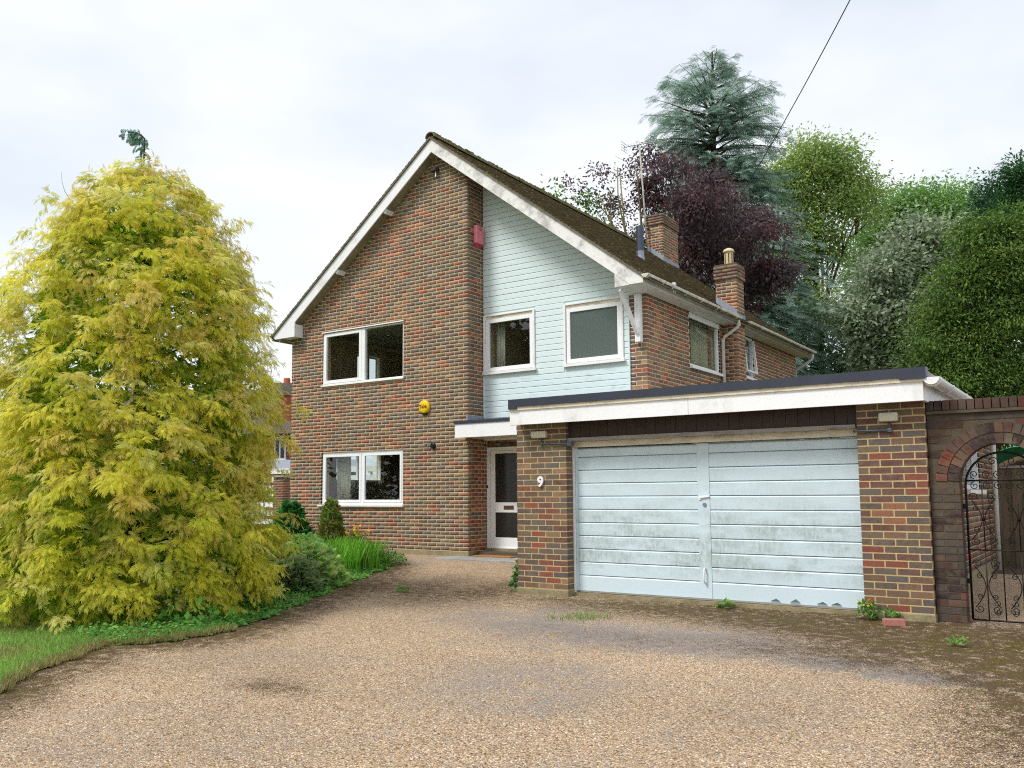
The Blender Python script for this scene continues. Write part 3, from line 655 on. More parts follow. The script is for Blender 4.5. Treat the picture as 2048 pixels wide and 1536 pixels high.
# rainwater pipes
pipe = part(MB().tube([(3.935, 4.2, 4.865), (3.935, 4.2, 4.76), (3.92, 4.19, 4.70), (3.64, 4.17, 4.52), (3.605, 4.16, 4.45), (3.605, 4.16, 2.3)], .036, 10), 'downpipe', 'pipe', smooth=True)
part(MB().tube([(3.935, 4.2, 4.77), (3.935, 4.2, 4.72)], .042, 10), 'pipe_collar', 'pipe', pipe)
part(MB().tube([(3.605, 4.16, 4.47), (3.605, 4.16, 4.40)], .042, 10), 'pipe_collar', 'pipe', pipe)
part(MB().tube([(3.935, 9.72, 4.865), (3.935, 9.72, 4.76), (3.92, 9.72, 4.70), (3.60, 9.70, 4.50), (3.5, 9.68, 4.45), (3.5, 9.66, 0.1)], .034, 10), 'downpipe', 'pipe', smooth=True)
part(MB().box(3.91, 3.97, .86, .92, 4.91, 4.99).box(3.93, 3.945, .84, .86, 4.80, 4.93).box(3.93, 3.945, .92, .94, 4.80, 4.93), 'gutter_union', 'gutter')
# eaves bracket on the front nib
br = part(MB().box(3.372, 3.475, YC-.10, YC+.018, 3.91, 4.779), 'eaves_bracket', 'white', bevel=.004)
vs_ = []; path = [(3.33, -.02, 4.77), (3.34, .06, 4.66), (3.37, .20, 4.45), (3.40, .34, 4.20), (3.42, YC-.1, 4.06)]
for a, b in zip(path[:-1], path[1:]): part(MB().bar(a, b, .055, .075, (0, -1, .2)), 'strut', 'white', br)
# flue
fl = part(MB().lathe((2.02, 3.6, 6.42), [(.078, .07), (.080, .62), (.078, .64)], 18), 'flue', 'flue', smooth=False)
part(MB().lathe((2.02, 3.6, 6.0), [(.16, .1), (.10, .28), (.085, .40), (.083, .50)], 18), 'flue_flashing', 'galv', fl)
# chimneys
def stack(name, x0, x1, y0, y1, zb, ztop, ncap, hz=HZ):
    c = part(MB().box(x0+.001, x1-.001, y0+.001, y1-.001, zb, ztop-.01), name, 'mortar')
    r0, r1 = round((zb-hz)/.075), round((ztop-hz)/.075)
    L = Lay(); body = r1-ncap
    L.wall('x', y0, x1, -1, hz, r0, body, lambda z: (x0, x1), lambda *a: pick(dict(red=1.2, orange=1, brown=2.4, purple=1.5, dark=1, tan=1.6)), 'lead')
    L.wall('y', x1, y0, 1, hz, r0, body, lambda z: (y0, y1), lambda *a: pick(dict(red=1.2, orange=1, brown=2.4, purple=1, dark=1, tan=1.8)), 'second')
    e = .03
    L.wall('x', y0-e, x1+e, -1, hz, body, r1, lambda z: (x0-e, x1+e), lambda *a: pick(dict(olive=2, brown=2, tan=1, purple=1, dark=1)), 'lead')
    L.wall('y', x1+e, y0-e, 1, hz, body, r1, lambda z: (y0-e, y1+e), lambda *a: pick(dict(olive=2, brown=2, tan=1, purple=1, dark=1)), 'second')
    L.build(c, 0); zc = hz+body*.075
    part(MB().box(x0-e+.008, x1+e-.008, y0-e+.008, y1+e-.008, zc-.003, ztop+.004), 'chimney_cap', 'mortar_old', c)
    return c
ch1 = stack('chimney', -.116, .344, 8.6, 9.66, 6.9, 8.98, 4)
ch2 = stack('chimney', 3.42, 3.87, 4.33, 4.78, 2.4, 6.11, 4)
# lead work
part(MB().box(.346, .356, 8.58, 9.68, 7.62, 7.76), 'apron_flashing', 'lead', ch1)
for i in range(6):
    x = -.11+i*.08; part(MB().box(x, x+.08, 8.588, 8.598, roofz(x+.08)-.03, roofz(x)+.14-.0*i), 'step_flashing', 'lead', ch1)
for i in range(5):
    x = 3.42+i*.09; part(MB().prism([(x, roofz(x)+.0), (x+.088, roofz(x+.09)), (x+.088, roofz(x)+.16-.07), (x, roofz(x)+.17)], 'y', 4.316, 4.326), 'step_flashing', 'lead', ch2)
part(MB().box(3.873, 3.882, 4.31, 4.80, 4.84, 5.03), 'apron_flashing', 'lead', ch2)
pot = part(MB().lathe((3.66, 4.52, 6.10), [(.105, 0), (.105, .02), (.095, .03), (.095, .29), (.10, .30)], 16), 'chimney_pot', 'pot', ch2)
part(MB().lathe((3.66, 4.52, 6.10), [(.118, .30), (.122, .325), (.10, .37), (.05, .395), (.01, .40)], 16), 'pot_cap', 'pot', ch2, smooth=True)
for k in range(8):
    a = k*math.pi/4+.3; part(MB().box(-.008, .008, -.004, .004, 0, .20).build('pot_slot', 'black', ch2) if False else MB().tube([(3.66+.096*math.cos(a), 4.52+.096*math.sin(a), 6.16), (3.66+.096*math.cos(a), 4.52+.096*math.sin(a), 6.37)], .009, 4), 'pot_slot', 'black', ch2)
part(MB().box(-.05, .27, 8.75, 9.5, 8.975, 9.02), 'flaunching', 'ridge', ch1)

# front windows
pl = Pl('x', 0.0); MUL = (-2.885, -2.745)
w = part(frame_ring(pl, MB(), WX0, WX1, WL[0], WL[1], .05, .03, .09), 'window', 'upvc', bevel=.004)
pl.box(MB(), MUL[0]+.045, MUL[1]-.045, .034, .09, WL[0]+.05, WL[1]-.05).build('mullion', 'upvc', w)
for a, b in ((WX0+.05, MUL[0]+.045), (MUL[1]-.045, WX1-.05)):
    frame_ring(pl, MB(), a+.003, b-.003, WL[0]+.053, WL[1]-.053, .052, .022, .07).build('sash', 'upvc', w, bevel=.004)
    pane(pl, a+.05, b-.05, WL[0]+.10, WL[1]-.10, .045, w)
pl.box(MB(), WX0-.07, WX1+.03, -.05, .10, WL[0]-.035, WL[0]-.001).build('sill', 'upvc', w)
w = part(frame_ring(pl, MB(), WX0, WX1, WU[0], WU[1], .028, .012, .08), 'window', 'white', bevel=.003)
pl.box(MB(), MUL[0]+.05, MUL[1], .006, .08, WU[0]+.028, WU[1]-.028).build('mullion', 'white', w)
frame_ring(pl, MB(), WX0+.03, MUL[0]+.05, WU[0]+.03, WU[1]-.03, .075, .0, .06, .07, .06).build('sash', 'white', w, bevel=.004)
pane(pl, WX0+.10, MUL[0]-.02, WU[0]+.09, WU[1]-.08, .03, w); pane(pl, MUL[1]-.002, WX1-.026, WU[0]+.026, WU[1]-.026, .05, w)
pl.box(MB(), WX0-.02, WX1+.02, -.03, .05, WU[1]+.001, WU[1]+.022).build('head_drip', 'white', w)
pl.box(MB(), WX0-.03, WX1+.02, -.035, .08, WU[0]-.03, WU[0]-.001).build('sill', 'white', w)
# windows in the far side wall, seen through the rooms
pls = Pl('y', XL+.2)
for a, b, c, d in tw:
    w = part(frame_ring(pls, MB(), a, b, c, d, .06, .0, .08), 'window', 'upvc')
    pls.box(MB(), (a+b)/2-.03, (a+b)/2+.03, .001, .08, c+.06, d-.06).build('mullion', 'upvc', w)
    pane(pls, a+.05, (a+b)/2-.03, c+.05, d-.05, .04, w); pane(pls, (a+b)/2+.03, b-.05, c+.05, d-.05, .04, w)
# boarded bay windows
pc = Pl('x', YC)
for (a, b, c, d), gm in ((AW, 'glass'), (BW, 'glass_frost')):
    w = part(frame_ring(pc, MB(), a, b, c, d, .045, -.03, .05, .04, .03), 'window', 'white', bevel=.004)
    frame_ring(pc, MB(), a+.055, b-.05, c+.065, d-.09, .075, -.004, .05).build('sash', 'upvc', w, bevel=.005)
    pane(pc, a+.12, b-.115, c+.13, d-.155, .022, w, gm)
    pc.box(MB(), a+.045, b-.045, -.001, .05, d-.088, d-.031).build('head_trim', 'cream', w)
    pc.box(MB(), a-.005, b+.03, -.06, .03, c-.001, c+.05).build('sill', 'white', w)
# cladding boards
Z0 = 3.519-8*.1113
m = MB(); y0, y1 = YC+.0162, YC+.0215
m.box(-.001, 3.222, y0, y1, 2.55, AW[2]+.02).box(AW[1]-.02, BW[0]+.02, y0, y1, AW[2]+.02, 4.78).box(BW[1]-.02, 3.222, y0, y1, AW[2]+.02, 4.78).box(-.001, 3.222, y0, y1, 4.78, 4.9)
cl = part(m, 'boarding', 'clad')
for k in range(60):
    za, zb = Z0+k*.1113, Z0+(k+1)*.1113-.006
    if za < 2.60: za = max(za, 2.60)
    xm = min(3.222, RX+(8.30-zb)/RS)
    if xm < .06: break
    segs = [(0.003, xm)]
    for (a, b, c, d) in (AW, BW):
        if zb > c+.01 and za < d-.01:
            segs = [q for p in segs for q in ((p[0], min(p[1], a-.004)), (max(p[0], b+.004), p[1])) if q[1]-q[0] > .03]
    for a, b in segs:
        j = random.uniform(-.002, .002)
        MB().prism([(YC+.0, za), (YC+.016, za), (YC+.016, zb), (YC+.007+j, zb), (YC+.003+j, zb-.02), (YC+.0+j, za+.004)], 'x', a, b).build('board', 'clad_low' if za < 3.5 else 'clad', cl)
part(MB().box(3.205, 3.224, YC-.012, YC+.018, 2.6, 4.78), 'corner_trim', 'clad')
# side windows
pr = Pl('y', XR_)
a, b, c, d = SW[0]
w = part(frame_ring(pr, MB(), a, b, c, d, .05, .02, .09), 'window', 'upvc'); pane(pr, a+.045, b-.045, c+.045, d-.045, .05, w)
pr.box(MB(), a-.01, b+.18, -.06, .08, c-.05, c-.001).build('sill', 'upvc', w)
pr.box(MB(), a-.005, b+.005, -.012, .02, d-.10, d+.003).build('head_trim', 'white', w)
a, b, c, d = SW[1]
w = part(frame_ring(pr, MB(), a, b, c, d, .05, .02, .09), 'window', 'upvc'); pane(pr, a+.045, b-.045, c+.045, d-.045, .06, w)
m = MB(); s_ = .07
for (u0, u1) in ((a+.06, a+.11), (b-.11, b-.06)):
    m.bar((XR_+.02, (u0+u1)/2, d-.06), (XR_+.02+s_, (u0+u1)/2, c+.12), .05, .04, (0, 1, 0))
m.bar((XR_+.02+s_, a+.06, c+.12), (XR_+.02+s_, b-.06, c+.12), .05, .04)
m.build('open_sash', 'upvc', w)
pr.box(MB(), a-.01, b+.12, -.06, .08, c-.05, c-.001).build('sill', 'upvc', w)
# entrance
dr = part(MB().box(.075, .98, .66, .70, .20, 2.10), 'front_door', 'upvc')
dr2 = dr
frame_ring(Pl('x', .62), MB(), 0.004, 1.05, .19, 2.165, .07, .0, .08, .02).build('door_frame', 'upvc', dr)
m = MB(); dp = Pl('x', .635)
dp.box(m, .085, .19, 0, .024, .205, 2.09); dp.box(m, .87, .975, 0, .024, .205, 2.09); dp.box(m, .19, .87, 0, .024, 2.04, 2.09); dp.box(m, .19, .87, 0, .024, .885, 1.08); dp.box(m, .19, .87, 0, .024, .205, .40)
m.build('door_rail', 'upvc', dr, bevel=.004)
MB().box(.19, .87, .650, .657, 1.08, 2.04).build('pane', 'glass_dark', dr); MB().box(.19, .87, .650, .657, .40, .885).build('pane', 'glass_dark', dr)
MB().box(.19, .87, .6585, .6595, .40, 2.04).build('panel_backing', 'wood_in', dr)
MB().box(.40, .63, .622, .634, .945, 1.02).build('letter_plate', 'brass', dr, bevel=.004)
MB().box(.012, .03, .61, .62, 1.36, 1.42).build('bell_push', 'black', dr)
part(MB().box(-.0, 3.5, .70, .76, 0, 2.6).box(1.06, 3.5, .64, .70, 0, 2.3), 'recess_wall', 'mortar')
part(MB().box(.022, 1.1, .56, .66, .05, .19), 'threshold', 'plinth')
cp = part(MB().box(-.07, 3.54, -.32, -.29, 2.315, 2.575), 'canopy', 'fascia')
MB().box(-.06, 3.54, -.29, .0, 2.335, 2.56).box(.002, 3.54, 0, .62, 2.335, 2.56).build('canopy_deck', 'soffit', cp)
MB().box(-.09, 3.545, -.34, .0, 2.577, 2.635).box(.002, 3.545, 0, .526, 2.577, 2.635).build('canopy_trim', 'felt', cp)
MB().box(-.02, .016, -.035, .52, 2.637, 2.77).build('upstand_flashing', 'lead', cp)
part(MB().box(.003, .012, YC-.014, YC+.01, 2.64, 3.6), 'edge_trim', 'white')

# ------------------------------------------------------------------ the garage
gar = thing('garage', 'flat roofed brick garage with wide pale blue boarded door in front of the house', 'garage', (6.1, -1.0, -.1))
GY = -3.675; GXL, GXR, GXE = 3.553, 7.93, 8.595
gp = lambda m, name, mat, parent=None, **k: m.build(name, mat, parent or gar, **k)
pier1 = gp(MB().box(GXL+.006, GXL+.7745, GY+.003, -3.2, -.1, 2.2), 'pier', 'mortar_sand')
pier2 = gp(MB().box(GXR+.003, GXE-.001, GY+.003, -3.2, -.1, 2.2), 'pier', 'mortar_sand')
L = Lay(.72); c = GXL+.7775
L.wall('x', GY, c, -1, 0.0, 0, 30, lambda z: (GXL, c), col_garage, 'lead', joint=.0155, h=.0595); L.wall('y', c, GY, 1, 0.0, 0, 30, lambda z: (GY, -3.46), col_garage, 'second', joint=.0155, h=.0595)
L.build(pier1, 999)
L = Lay(.66); L.wall('x', GY, GXR, 1, 0.0, 0, 30, lambda z: (GXR, GXE), col_garage, 'lead', joint=.0155, h=.0595); L.build(pier2, 999)
gp(MB().box(GXL-.012, c+.012, GY-.014, -3.3, -.25, -.012), 'plinth', 'plinth', pier1, bevel=.01)
gp(MB().box(GXR-.005, GXE+.012, GY-.016, -3.3, -.25, -.012), 'plinth', 'plinth', pier2, bevel=.01)
side = gp(MB().box(8.36, GXE-.006, -3.19, -.95, -.2, 2.15).box(8.36, GXE-.006, .62, 2.6, -.2, 2.15).box(8.36, GXE-.006, -.95, .62, -.2, 1.26).box(8.36, GXE-.006, -.95, .62, 1.9, 2.15), 'side_wall', 'mortar')
L = Lay(); L.wall('y', GXE, -3.35, 1, 0.0, 3, 29, lambda z: (-3.3, 2.6), col_garage, 'plain', holes=((-.95, .62, 1.26, 1.9),)); L.build(side, 0)
gp(MB().box(8.4, GXE+.03, -3.3, 2.6, -.2, .22), 'plinth', 'plinth', side)
wq = gp(frame_ring(Pl('y', GXE), MB(), -.95, .62, 1.26, 1.9, .06, .02, .09), 'window', 'upvc', side)
gp(MB().box(8.62, 8.66, -1.0, .67, 1.205, 1.255), 'sill', 'white', side)
gp(MB().box(8.5, 8.506, -.9, .57, 1.3, 1.86), 'pane', 'glass', side)
gp(MB().tube([(8.70, 1.45, 2.2), (8.68, 1.45, .0)], .036, 10), 'downpipe', 'pipe', side, smooth=True)
gp(MB().box(GXL, GXL+.22, -3.19, .5, -.2, 2.15).box(GXL, 8.36, 2.4, 2.6, -.2, 2.15), 'rear_wall', 'mortar')
gp(MB().box(GXL+.05, 8.62, -3.86, 2.6, 2.2, 2.38), 'flat_roof', 'soffit')
fa = gp(MB().box(3.60, 6.12, -3.905, -3.875, 2.145, 2.375).box(6.125, 8.632, -3.905, -3.875, 2.145, 2.375).box(8.60, 8.632, -3.874, 2.6, 2.15, 2.375), 'fascia', 'fascia', bevel=.002)
gp(MB().box(3.58, 8.645, -3.925, -3.906, 2.340, 2.395), 'cover_strip', 'cream', fa)
cap = gp(MB().box(3.60, 8.67, -3.945, -3.926, 2.385, 2.485).box(3.60, 8.67, -3.926, -3.8, 2.397, 2.487).box(3.60, 3.73, -3.9455, -3.9255, 2.355, 2.386).box(8.42, 8.665, -3.9455, -3.9255, 2.366, 2.386), 'roof_edge_trim', 'felt', fa)
gp(MB().box(3.56, 8.66, -3.8, 2.6, 2.39, 2.46), 'roof_surface', 'slab')
hd = gp(MB().box(4.25, 7.925, -3.58, -3.3, 1.985, 2.19), 'header_beam', 'darkwood')
k = 4.2450
while k < 7.90:
    e = min(k+.1325, 7.915); MB().box(k+.002, e-.002, -3.606-random.uniform(0, .002), -3.581, 1.962, 2.195).build('header_board', 'darkwood', hd); k = e
MB().box(4.2, 7.91, -3.64, -3.52, 1.912, 1.958).build('drip_rail', 'greywood', hd, bevel=.004)
gp(MB().box(4.332, 7.928, -3.5350, -3.4350, 1.838, 1.985), 'door_head', 'cream')
gp(MB().box(4.3325, 4.352, -3.5200, -3.4150, -.07, 1.838), 'door_jamb', 'white')
DX0, DX1, DZ0, DZ1 = 4.356, 7.925, -.02, 1.828; SX0, SX1 = 6.04, 6.19
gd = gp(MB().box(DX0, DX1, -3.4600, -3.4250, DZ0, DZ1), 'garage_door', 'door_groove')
MB().box(SX0, SX1, -3.4835, -3.4610, DZ0, DZ1).build('stile', 'door', gd, bevel=.002)
MB().box(DX0, DX0+.035, -3.4825, -3.4610, DZ0, DZ1).build('stile', 'door', gd)
np_ = 11; pitch = (DZ1-DZ0)/np_*1.0
edges = [DZ0, .183]+[.183+(1.712-.183)*i/9 for i in range(1, 10)]+[DZ1]
for (xa, xb) in ((DX0+.037, SX0-.002), (SX1+.002, DX1)):
    for i in range(len(edges)-1):
        za, zb = edges[i]+.0, edges[i+1]-.012
        MB().prism([(-3.4750, za), (-3.4610, za), (-3.4610, zb), (-3.4720, zb), (-3.4795, zb-.012)], 'x', xa, xb).build('door_board', 'door', gd)
MB().box(DX0, DX1, -3.4910, -3.4605, DZ0-.02, DZ0-.002).build('weather_bar', 'greywood', gd)
for k in range(4):
    x = 7.0+.22*k+random.uniform(-.08, .08); h = random.uniform(.015, .05)
    MB().add([(x-.06, -3.4780, .0), (x+.05, -3.4780, .0), (x+.01, -3.5000, .0+h), (x-.05, -3.4770, -.03), (x+.05, -3.4770, -.03)], [(0, 1, 2), (0, 3, 4, 1)]).build('paint_flake', 'door_groove', gd)
MB().tube([(6.112, -3.484, .335), (6.112, -3.52, .33), (6.112, -3.53, .30), (6.11, -3.53, .20), (6.11, -3.52, .17), (6.11, -3.484, .165)], .010, 8).build('handle', 'number', gd, smooth=True)
MB().lathe((6.126, -3.485, 1.091), [(.022, -.012), (.024, 0)], 16, 'y').build('lock', 'galv', gd)
MB().bar((6.07, -3.49, 1.172), (6.19, -3.49, 1.19), .012, .026, (0, -1, 0)).box(6.055, 6.085, -3.497, -3.484, 1.15, 1.185).build('catch', 'number', gd)
gp(MB().box(4.34, 7.925, -3.54, -3.40, -.2, -.045), 'threshold', 'plinth')
gg = gutter(8.715, 2.375, -3.93, 2.5, r=.075, mat='pvc', clips=[-3.86, -3.0, -2.0]); gg.parent = gar; gg.matrix_parent_inverse = Matrix.Translation(-Vector(gar.location))

# ------------------------------------------------------------------ garden wall with arch, gate
gw = thing('garden_wall', 'sooty old brick garden wall with round arch and brick-on-edge coping', 'wall', (9.6, -3.5, -.1))
WY, AXC, AZ, AR = -3.60, 9.245, 1.332, .372
arc = [(AXC+AR*math.cos(t), AZ+AR*math.sin(t)) for t in np.linspace(0, math.pi, 25)]
arc = [(AXC+(p[0]-AXC)*1.012, AZ+(p[1]-AZ)*1.012) for p in arc]
poly = [(11.5, -.2), (11.5, 2.02), (8.602, 2.02), (8.602, -.2), (AXC-AR*1.012, -.2)]+arc[::-1]+[(AXC+AR*1.012, -.2)]
face = MB().prism(poly[::-1], 'y', WY+.006, WY+.2).build('wall_core', 'mortar_old', gw)
L = Lay(.55)
L.wall('x', WY, 8.606, 1, 0.0, -1, 27, lambda z: (8.606, 10.6), col_old, 'plain', dep=.2125, holes=[(AXC-AR, AXC+AR, -1, AZ-.01)])
keep = []
for r in L.rec:
    if math.hypot(r[0]-AXC, r[2]-AZ) < AR+.235 and r[2] > AZ-.03: continue
    keep.append(r)
L.rec = keep; L.build(gw, 999, 'brick_old')
for ring, (ra, n) in enumerate(((AR, 17), (AR+.112, 21))):
    for i in range(n):
        a = math.pi*(i+.5)/n; rr = ra+.0515
        wd = 2*math.sin(math.pi/n/2)*(ra+.05)-.009
        key = 'red' if (a > 2.5 and random.random() < .6) else pick(dict(soot=3, purple=2, dark=1, brown=1))
        single_brick((AXC+rr*math.cos(a), WY+.10, AZ+rr*math.sin(a), .103, .210, wd, key, random.choice((.48, .56, .64)) if key != 'red' else random.choice((.40, .48, .56))), gw, 'brick' if key == 'red' else 'brick_old', 'voussoir', rot=-a)
MB().box(8.602, 11.5, WY-.03, WY+.23, 2.022, 2.052).build('creasing_course', 'mortar_old', gw)
x = 8.606
while x < 10.4:
    single_brick((x+.0325, WY+.105, 2.11, .065, .225, .105, pick(dict(purple=3, soot=2, red=1, dark=1)), random.choice((.55, .65, .75))), gw, 'brick_old', 'coping_brick'); x += .0745
gate = thing('iron_gate', 'black wrought iron scroll gate with arched top inside the brick archway', 'gate', (9.245, -3.46, -.06))
GYY = -3.46; iron = lambda m, n, p=None, **k: m.build(n, 'iron', p or gate, smooth=True, **k)
gr = AR-.035
fr = [(AXC-gr, GYY, -.05), (AXC-gr, GYY, AZ-.05)]+[(AXC+gr*math.cos(t), GYY, AZ-.05+gr*math.sin(t)) for t in np.linspace(math.pi, 0, 22)][1:]+[(AXC+gr, GYY, -.05)]
iron(MB().tube(fr, .012, 6), 'gate_frame')
for z, r in ((1.338, .0105), (.64, .008), (-.055, .010)): iron(MB().tube([(AXC-gr, GYY, z), (AXC+gr, GYY, z)], r, 6), 'rail')
for x, z0, z1 in ((9.052, -.05, .64), (9.2, -.05, 1.338), (9.36, -.05, .64), (9.052, .64, 1.30), (9.36, .64, 1.30), (9.5, -.05, 1.338)): iron(MB().tube([(x, GYY, z0), (x, GYY, z1)], .006, 5), 'upright')
def scroll(x, z, r, a0, turns, sgn=1, tail=None):
    pts = []
    for k in range(26):
        t = k/25; a = a0+sgn*turns*2*math.pi*t; rr = r*(1-.82*t); pts.append((x+rr*math.cos(a), GYY-.004, z+rr*math.sin(a)))
    if tail: pts = [(tail[0], GYY-.004, tail[1]), ((tail[0]+pts[0][0])/2+.006*sgn, GYY-.004, (tail[1]+pts[0][2])/2)]+pts
    iron(MB().tube(pts, .0042, 4), 'scroll')
for cx in (9.052, 9.36):
    for sg in (-1, 1):
        for zc in (.95, .28):
            iron(MB().tube([(cx+sg*(.008+.085*math.sin(math.pi*t)**1.0*1.0), GYY-.003, zc+.28*(t-.5)*1.9) for t in np.linspace(0.02, .98, 16)], .0045, 4), 'scroll') if False else None
            iron(MB().tube([(cx+sg*(.012+.10*abs(2*t-1)**1.7), GYY-.003, zc+.42*(t-.5)) for t in np.linspace(0, 1, 16)], .0048, 4), 'scroll')
            for q in (-1, 1):
                scroll(cx+sg*.075, zc+q*.225, .042, math.pi/2-q*sg*math.pi/2 if False else (0 if sg > 0 else math.pi), 1.35, q*sg)
                scroll(cx+sg*.062, zc+q*.10, .028, math.pi/2*q, 1.2, -q*sg)
        iron(MB().lathe((cx, GYY, .93), [(.012, 0), (.018, .015), (.012, .03)], 8), 'collar')
for x in (8.99, 9.10, 9.20, 9.29, 9.39, 9.48):
    scroll(x, 1.40, .042, -math.pi/2, 1.4, 1 if x > 9.245 else -1); scroll(x, 1.285, .040, math.pi/2, 1.4, -1 if x > 9.245 else 1)
for x, z, r in ((9.05, 1.49, .045), (9.16, 1.53, .045), (9.245, 1.49, .05), (9.33, 1.53, .045), (9.43, 1.49, .045)):
    scroll(x, z, r, 0, 1.3, 1 if x < 9.245 else -1)
for x in (9.125, 9.28, 9.43):
    for z in (.03, .12, .48, .75, 1.15): scroll(x+.01, z, .032, math.pi, 1.2, 1)
for z in (1.05, .3): MB().box(AXC-AR-.004, AXC-gr+.002, GYY-.012, GYY+.012, z, z+.05).build('hinge', 'iron', gate)

# ------------------------------------------------------------------ things fixed to the walls
t = thing('alarm_box', 'faded red alarm siren box high on the brick return beside the boarding', 'alarm box', (0.0, .33, 6.4))
MB().prism([(.20, 6.235), (.44, 6.235+.0), (.44, 6.60), (.20, 6.60)], 'x', .003, .085).build('body', 'red_box', t, bevel=.008)
MB().add([(.086, .215, 6.245), (.086, .425, 6.245), (.004, .425, 6.17), (.004, .215, 6.17), (.004, .215, 6.236), (.004, .425, 6.236)], [(0, 1, 2, 3), (0, 4, 5, 1), (0, 3, 4), (1, 5, 2)]).build('chin', 'red_dark', t)
for i in range(3): MB().box(.0855, .089, .29, .37, 6.50+.022*i, 6.508+.022*i).build('vent_slot', 'red_dark', t)
def text_mesh(s, size, depth, name, mat, parent, loc, bold=0.0):
    cu = bpy.data.curves.new('lettering', 'FONT'); cu.body = s; cu.size = size; cu.extrude = depth; cu.align_x = 'CENTER'; cu.align_y = 'CENTER'; cu.offset = bold
    tmp = bpy.data.objects.new('lettering', cu); COL.objects.link(tmp)
    me = bpy.data.meshes.new_from_object(tmp.evaluated_get(bpy.context.evaluated_depsgraph_get()))
    bpy.data.objects.remove(tmp)
    me.transform(Matrix.Translation(loc) @ Matrix.Rotation(math.pi/2, 4, 'X')); me.materials.clear()
    return finish(name, me, mat, parent)
t = thing('alarm_bell', 'round yellow alarm sounder reading Yale on the brick front wall', 'alarm bell', (-1.065, 0, 2.99))
MB().lathe((-1.065, -.002, 2.995), [(.135, .0), (.138, -.03), (.128, -.055), (.10, -.066), (.05, -.071), (.004, -.072)], 30, 'y').build('body', 'yellow', t, smooth=True)
MB().box(-1.12, -1.0, -.05, -.003, 2.845, 2.875).build('strobe', 'black', t)
text_mesh('Yale', .115, .002, 'lettering', 'black', t, (-1.075, -.0735, 3.0), .002)
t = thing('house_number', 'white number 9 screwed to the brick pier left of the garage door', 'number', (3.94, GY, 1.385))
text_mesh('9', .185, .010, 'numeral', 'number', t, (3.942, GY-.018, 1.385), .006)
def bulkhead(x0, x1, z0, z1, path, label, box_at):
    t = thing('wall_light', label, 'wall light', ((x0+x1)/2, GY, z0))
    MB().box(x0, x1, GY-.085, GY-.02, z0, z1).build('diffuser', 'lamp', t, bevel=.018)
    MB().box(x0+.01, x1-.01, GY-.022, GY-.002, z0+.01, z1-.01).build('back_plate', 'lamp', t)
    MB().tube(path, .013, 8).build('conduit', 'conduit', t, smooth=True)
    for p in path[1:2]: MB().box(p[0]-.022, p[0]+.022, p[1]-.02, p[1]+.02, p[2]-.022, p[2]+.022).build('elbow', 'conduit', t, bevel=.006)
    if box_at: MB().box(*box_at).build('junction_box', 'conduit', t, bevel=.006)
bulkhead(3.835, 4.06, 1.968, 2.062, [(3.965, GY-.02, 1.975), (3.965, GY-.02, 1.89), (4.30, GY-.02, 1.882), (4.36, GY-.02, 1.88)], 'cream bulkhead light with grey conduit on the pier above number 9', (4.36, 4.43, GY-.04, GY+.03, 1.845, 1.915))
bulkhead(8.165, 8.355, 1.962, 2.058, [(8.262, GY-.02, 1.97), (8.262, GY-.02, 1.873), (7.93, GY-.02, 1.878), (7.90, GY+.0, 1.878)], 'cream bulkhead light with grey conduit on the pier next to the archway', None)
t = thing('security_light', 'small dark sensor light on the brickwork under the gable apex', 'light', (-.75, 0, 7.8))
MB().box(-.86, -.70, -.13, -.004, 7.80, 7.87).build('body', 'bark', t, bevel=.01); MB().tube([(-.745, -.07, 7.80), (-.745, -.075, 7.70), (-.735, -.09, 7.675)], .012, 8).build('sensor', 'number', t, smooth=True)
t = thing('wall_bracket', 'small dark iron fitting with tap on the brick wall right of the ground floor window', 'bracket', (-.9, 0, 2.2))
MB().tube([(-1.04, -.004, 2.25), (-1.04, -.05, 2.25)], .02, 8).build('stub', 'galv', t); MB().tube([(-1.04, -.045, 2.25), (-.88, -.045, 2.24)], .010, 8).build('arm', 'galv', t)
MB().lathe((-.85, -.002, 2.21), [(.06, 0), (.062, -.03), (.03, -.05)], 10, 'y').tube([(-.86, -.03, 2.27), (-.84, -.05, 2.15)], .016, 6).build('boss', 'iron', t)
t = thing('tv_aerial', 'tall television aerial on a pale leaning mast by the ridge chimney', 'aerial', (-.15, 8.5, 8.0))
top = np.array((-.235, 8.5, 11.02)); MB().tube([(-.06, 8.5, 7.85), tuple(top)], .024, 8).build('mast', 'mast', t, smooth=True)
bl, brr = np.array((-.68, 8.42, 11.08)), np.array((.60, 8.62, 11.08)); MB().tube([bl, brr], .011, 6).build('boom', 'alu', t)
MB().tube([top+(-.17, 0, .02), top+(-.17, 0, -.05), top+(.23, .03, -.05+.05), top+(.23, .03, .08)], .009, 6).build('cradle', 'alu', t)
for k in range(15):
    p = bl+(brr-bl)*(.12+.86*k/14); d = np.array((-.15, .99, 0))*(.16-.004*k); MB().tube([p-d, p+d], .005, 5).build('director', 'alu', t)
for dz in (-.12, -.04, .04, .12): MB().tube([bl+(0, -.2, dz), bl+(0, .2, dz)], .006, 5).build('reflector', 'alu', t)
MB().tube([bl+(0, 0, -.14), bl+(0, 0, .14)], .008, 5).build('reflector_bar', 'alu', t)
MB().box(-.13, -.04, 8.47, 8.6, 8.62, 8.65).build('bracket', 'alu', t)
a, b = spot(1362, 556, 25.6), spot(1730, -58, 12.0); pts = [a+(b-a)*k/24-np.array((0, 0, .35*4*(k/24)*(1-k/24))) for k in range(25)]
b2 = b+(b-a)*1.2; pts.append(b2)
tag(MB().tube(pts, .009, 6).build('overhead_cable', 'wire'), 'thin dark overhead cable rising from the rear roof across the sky', 'cable')
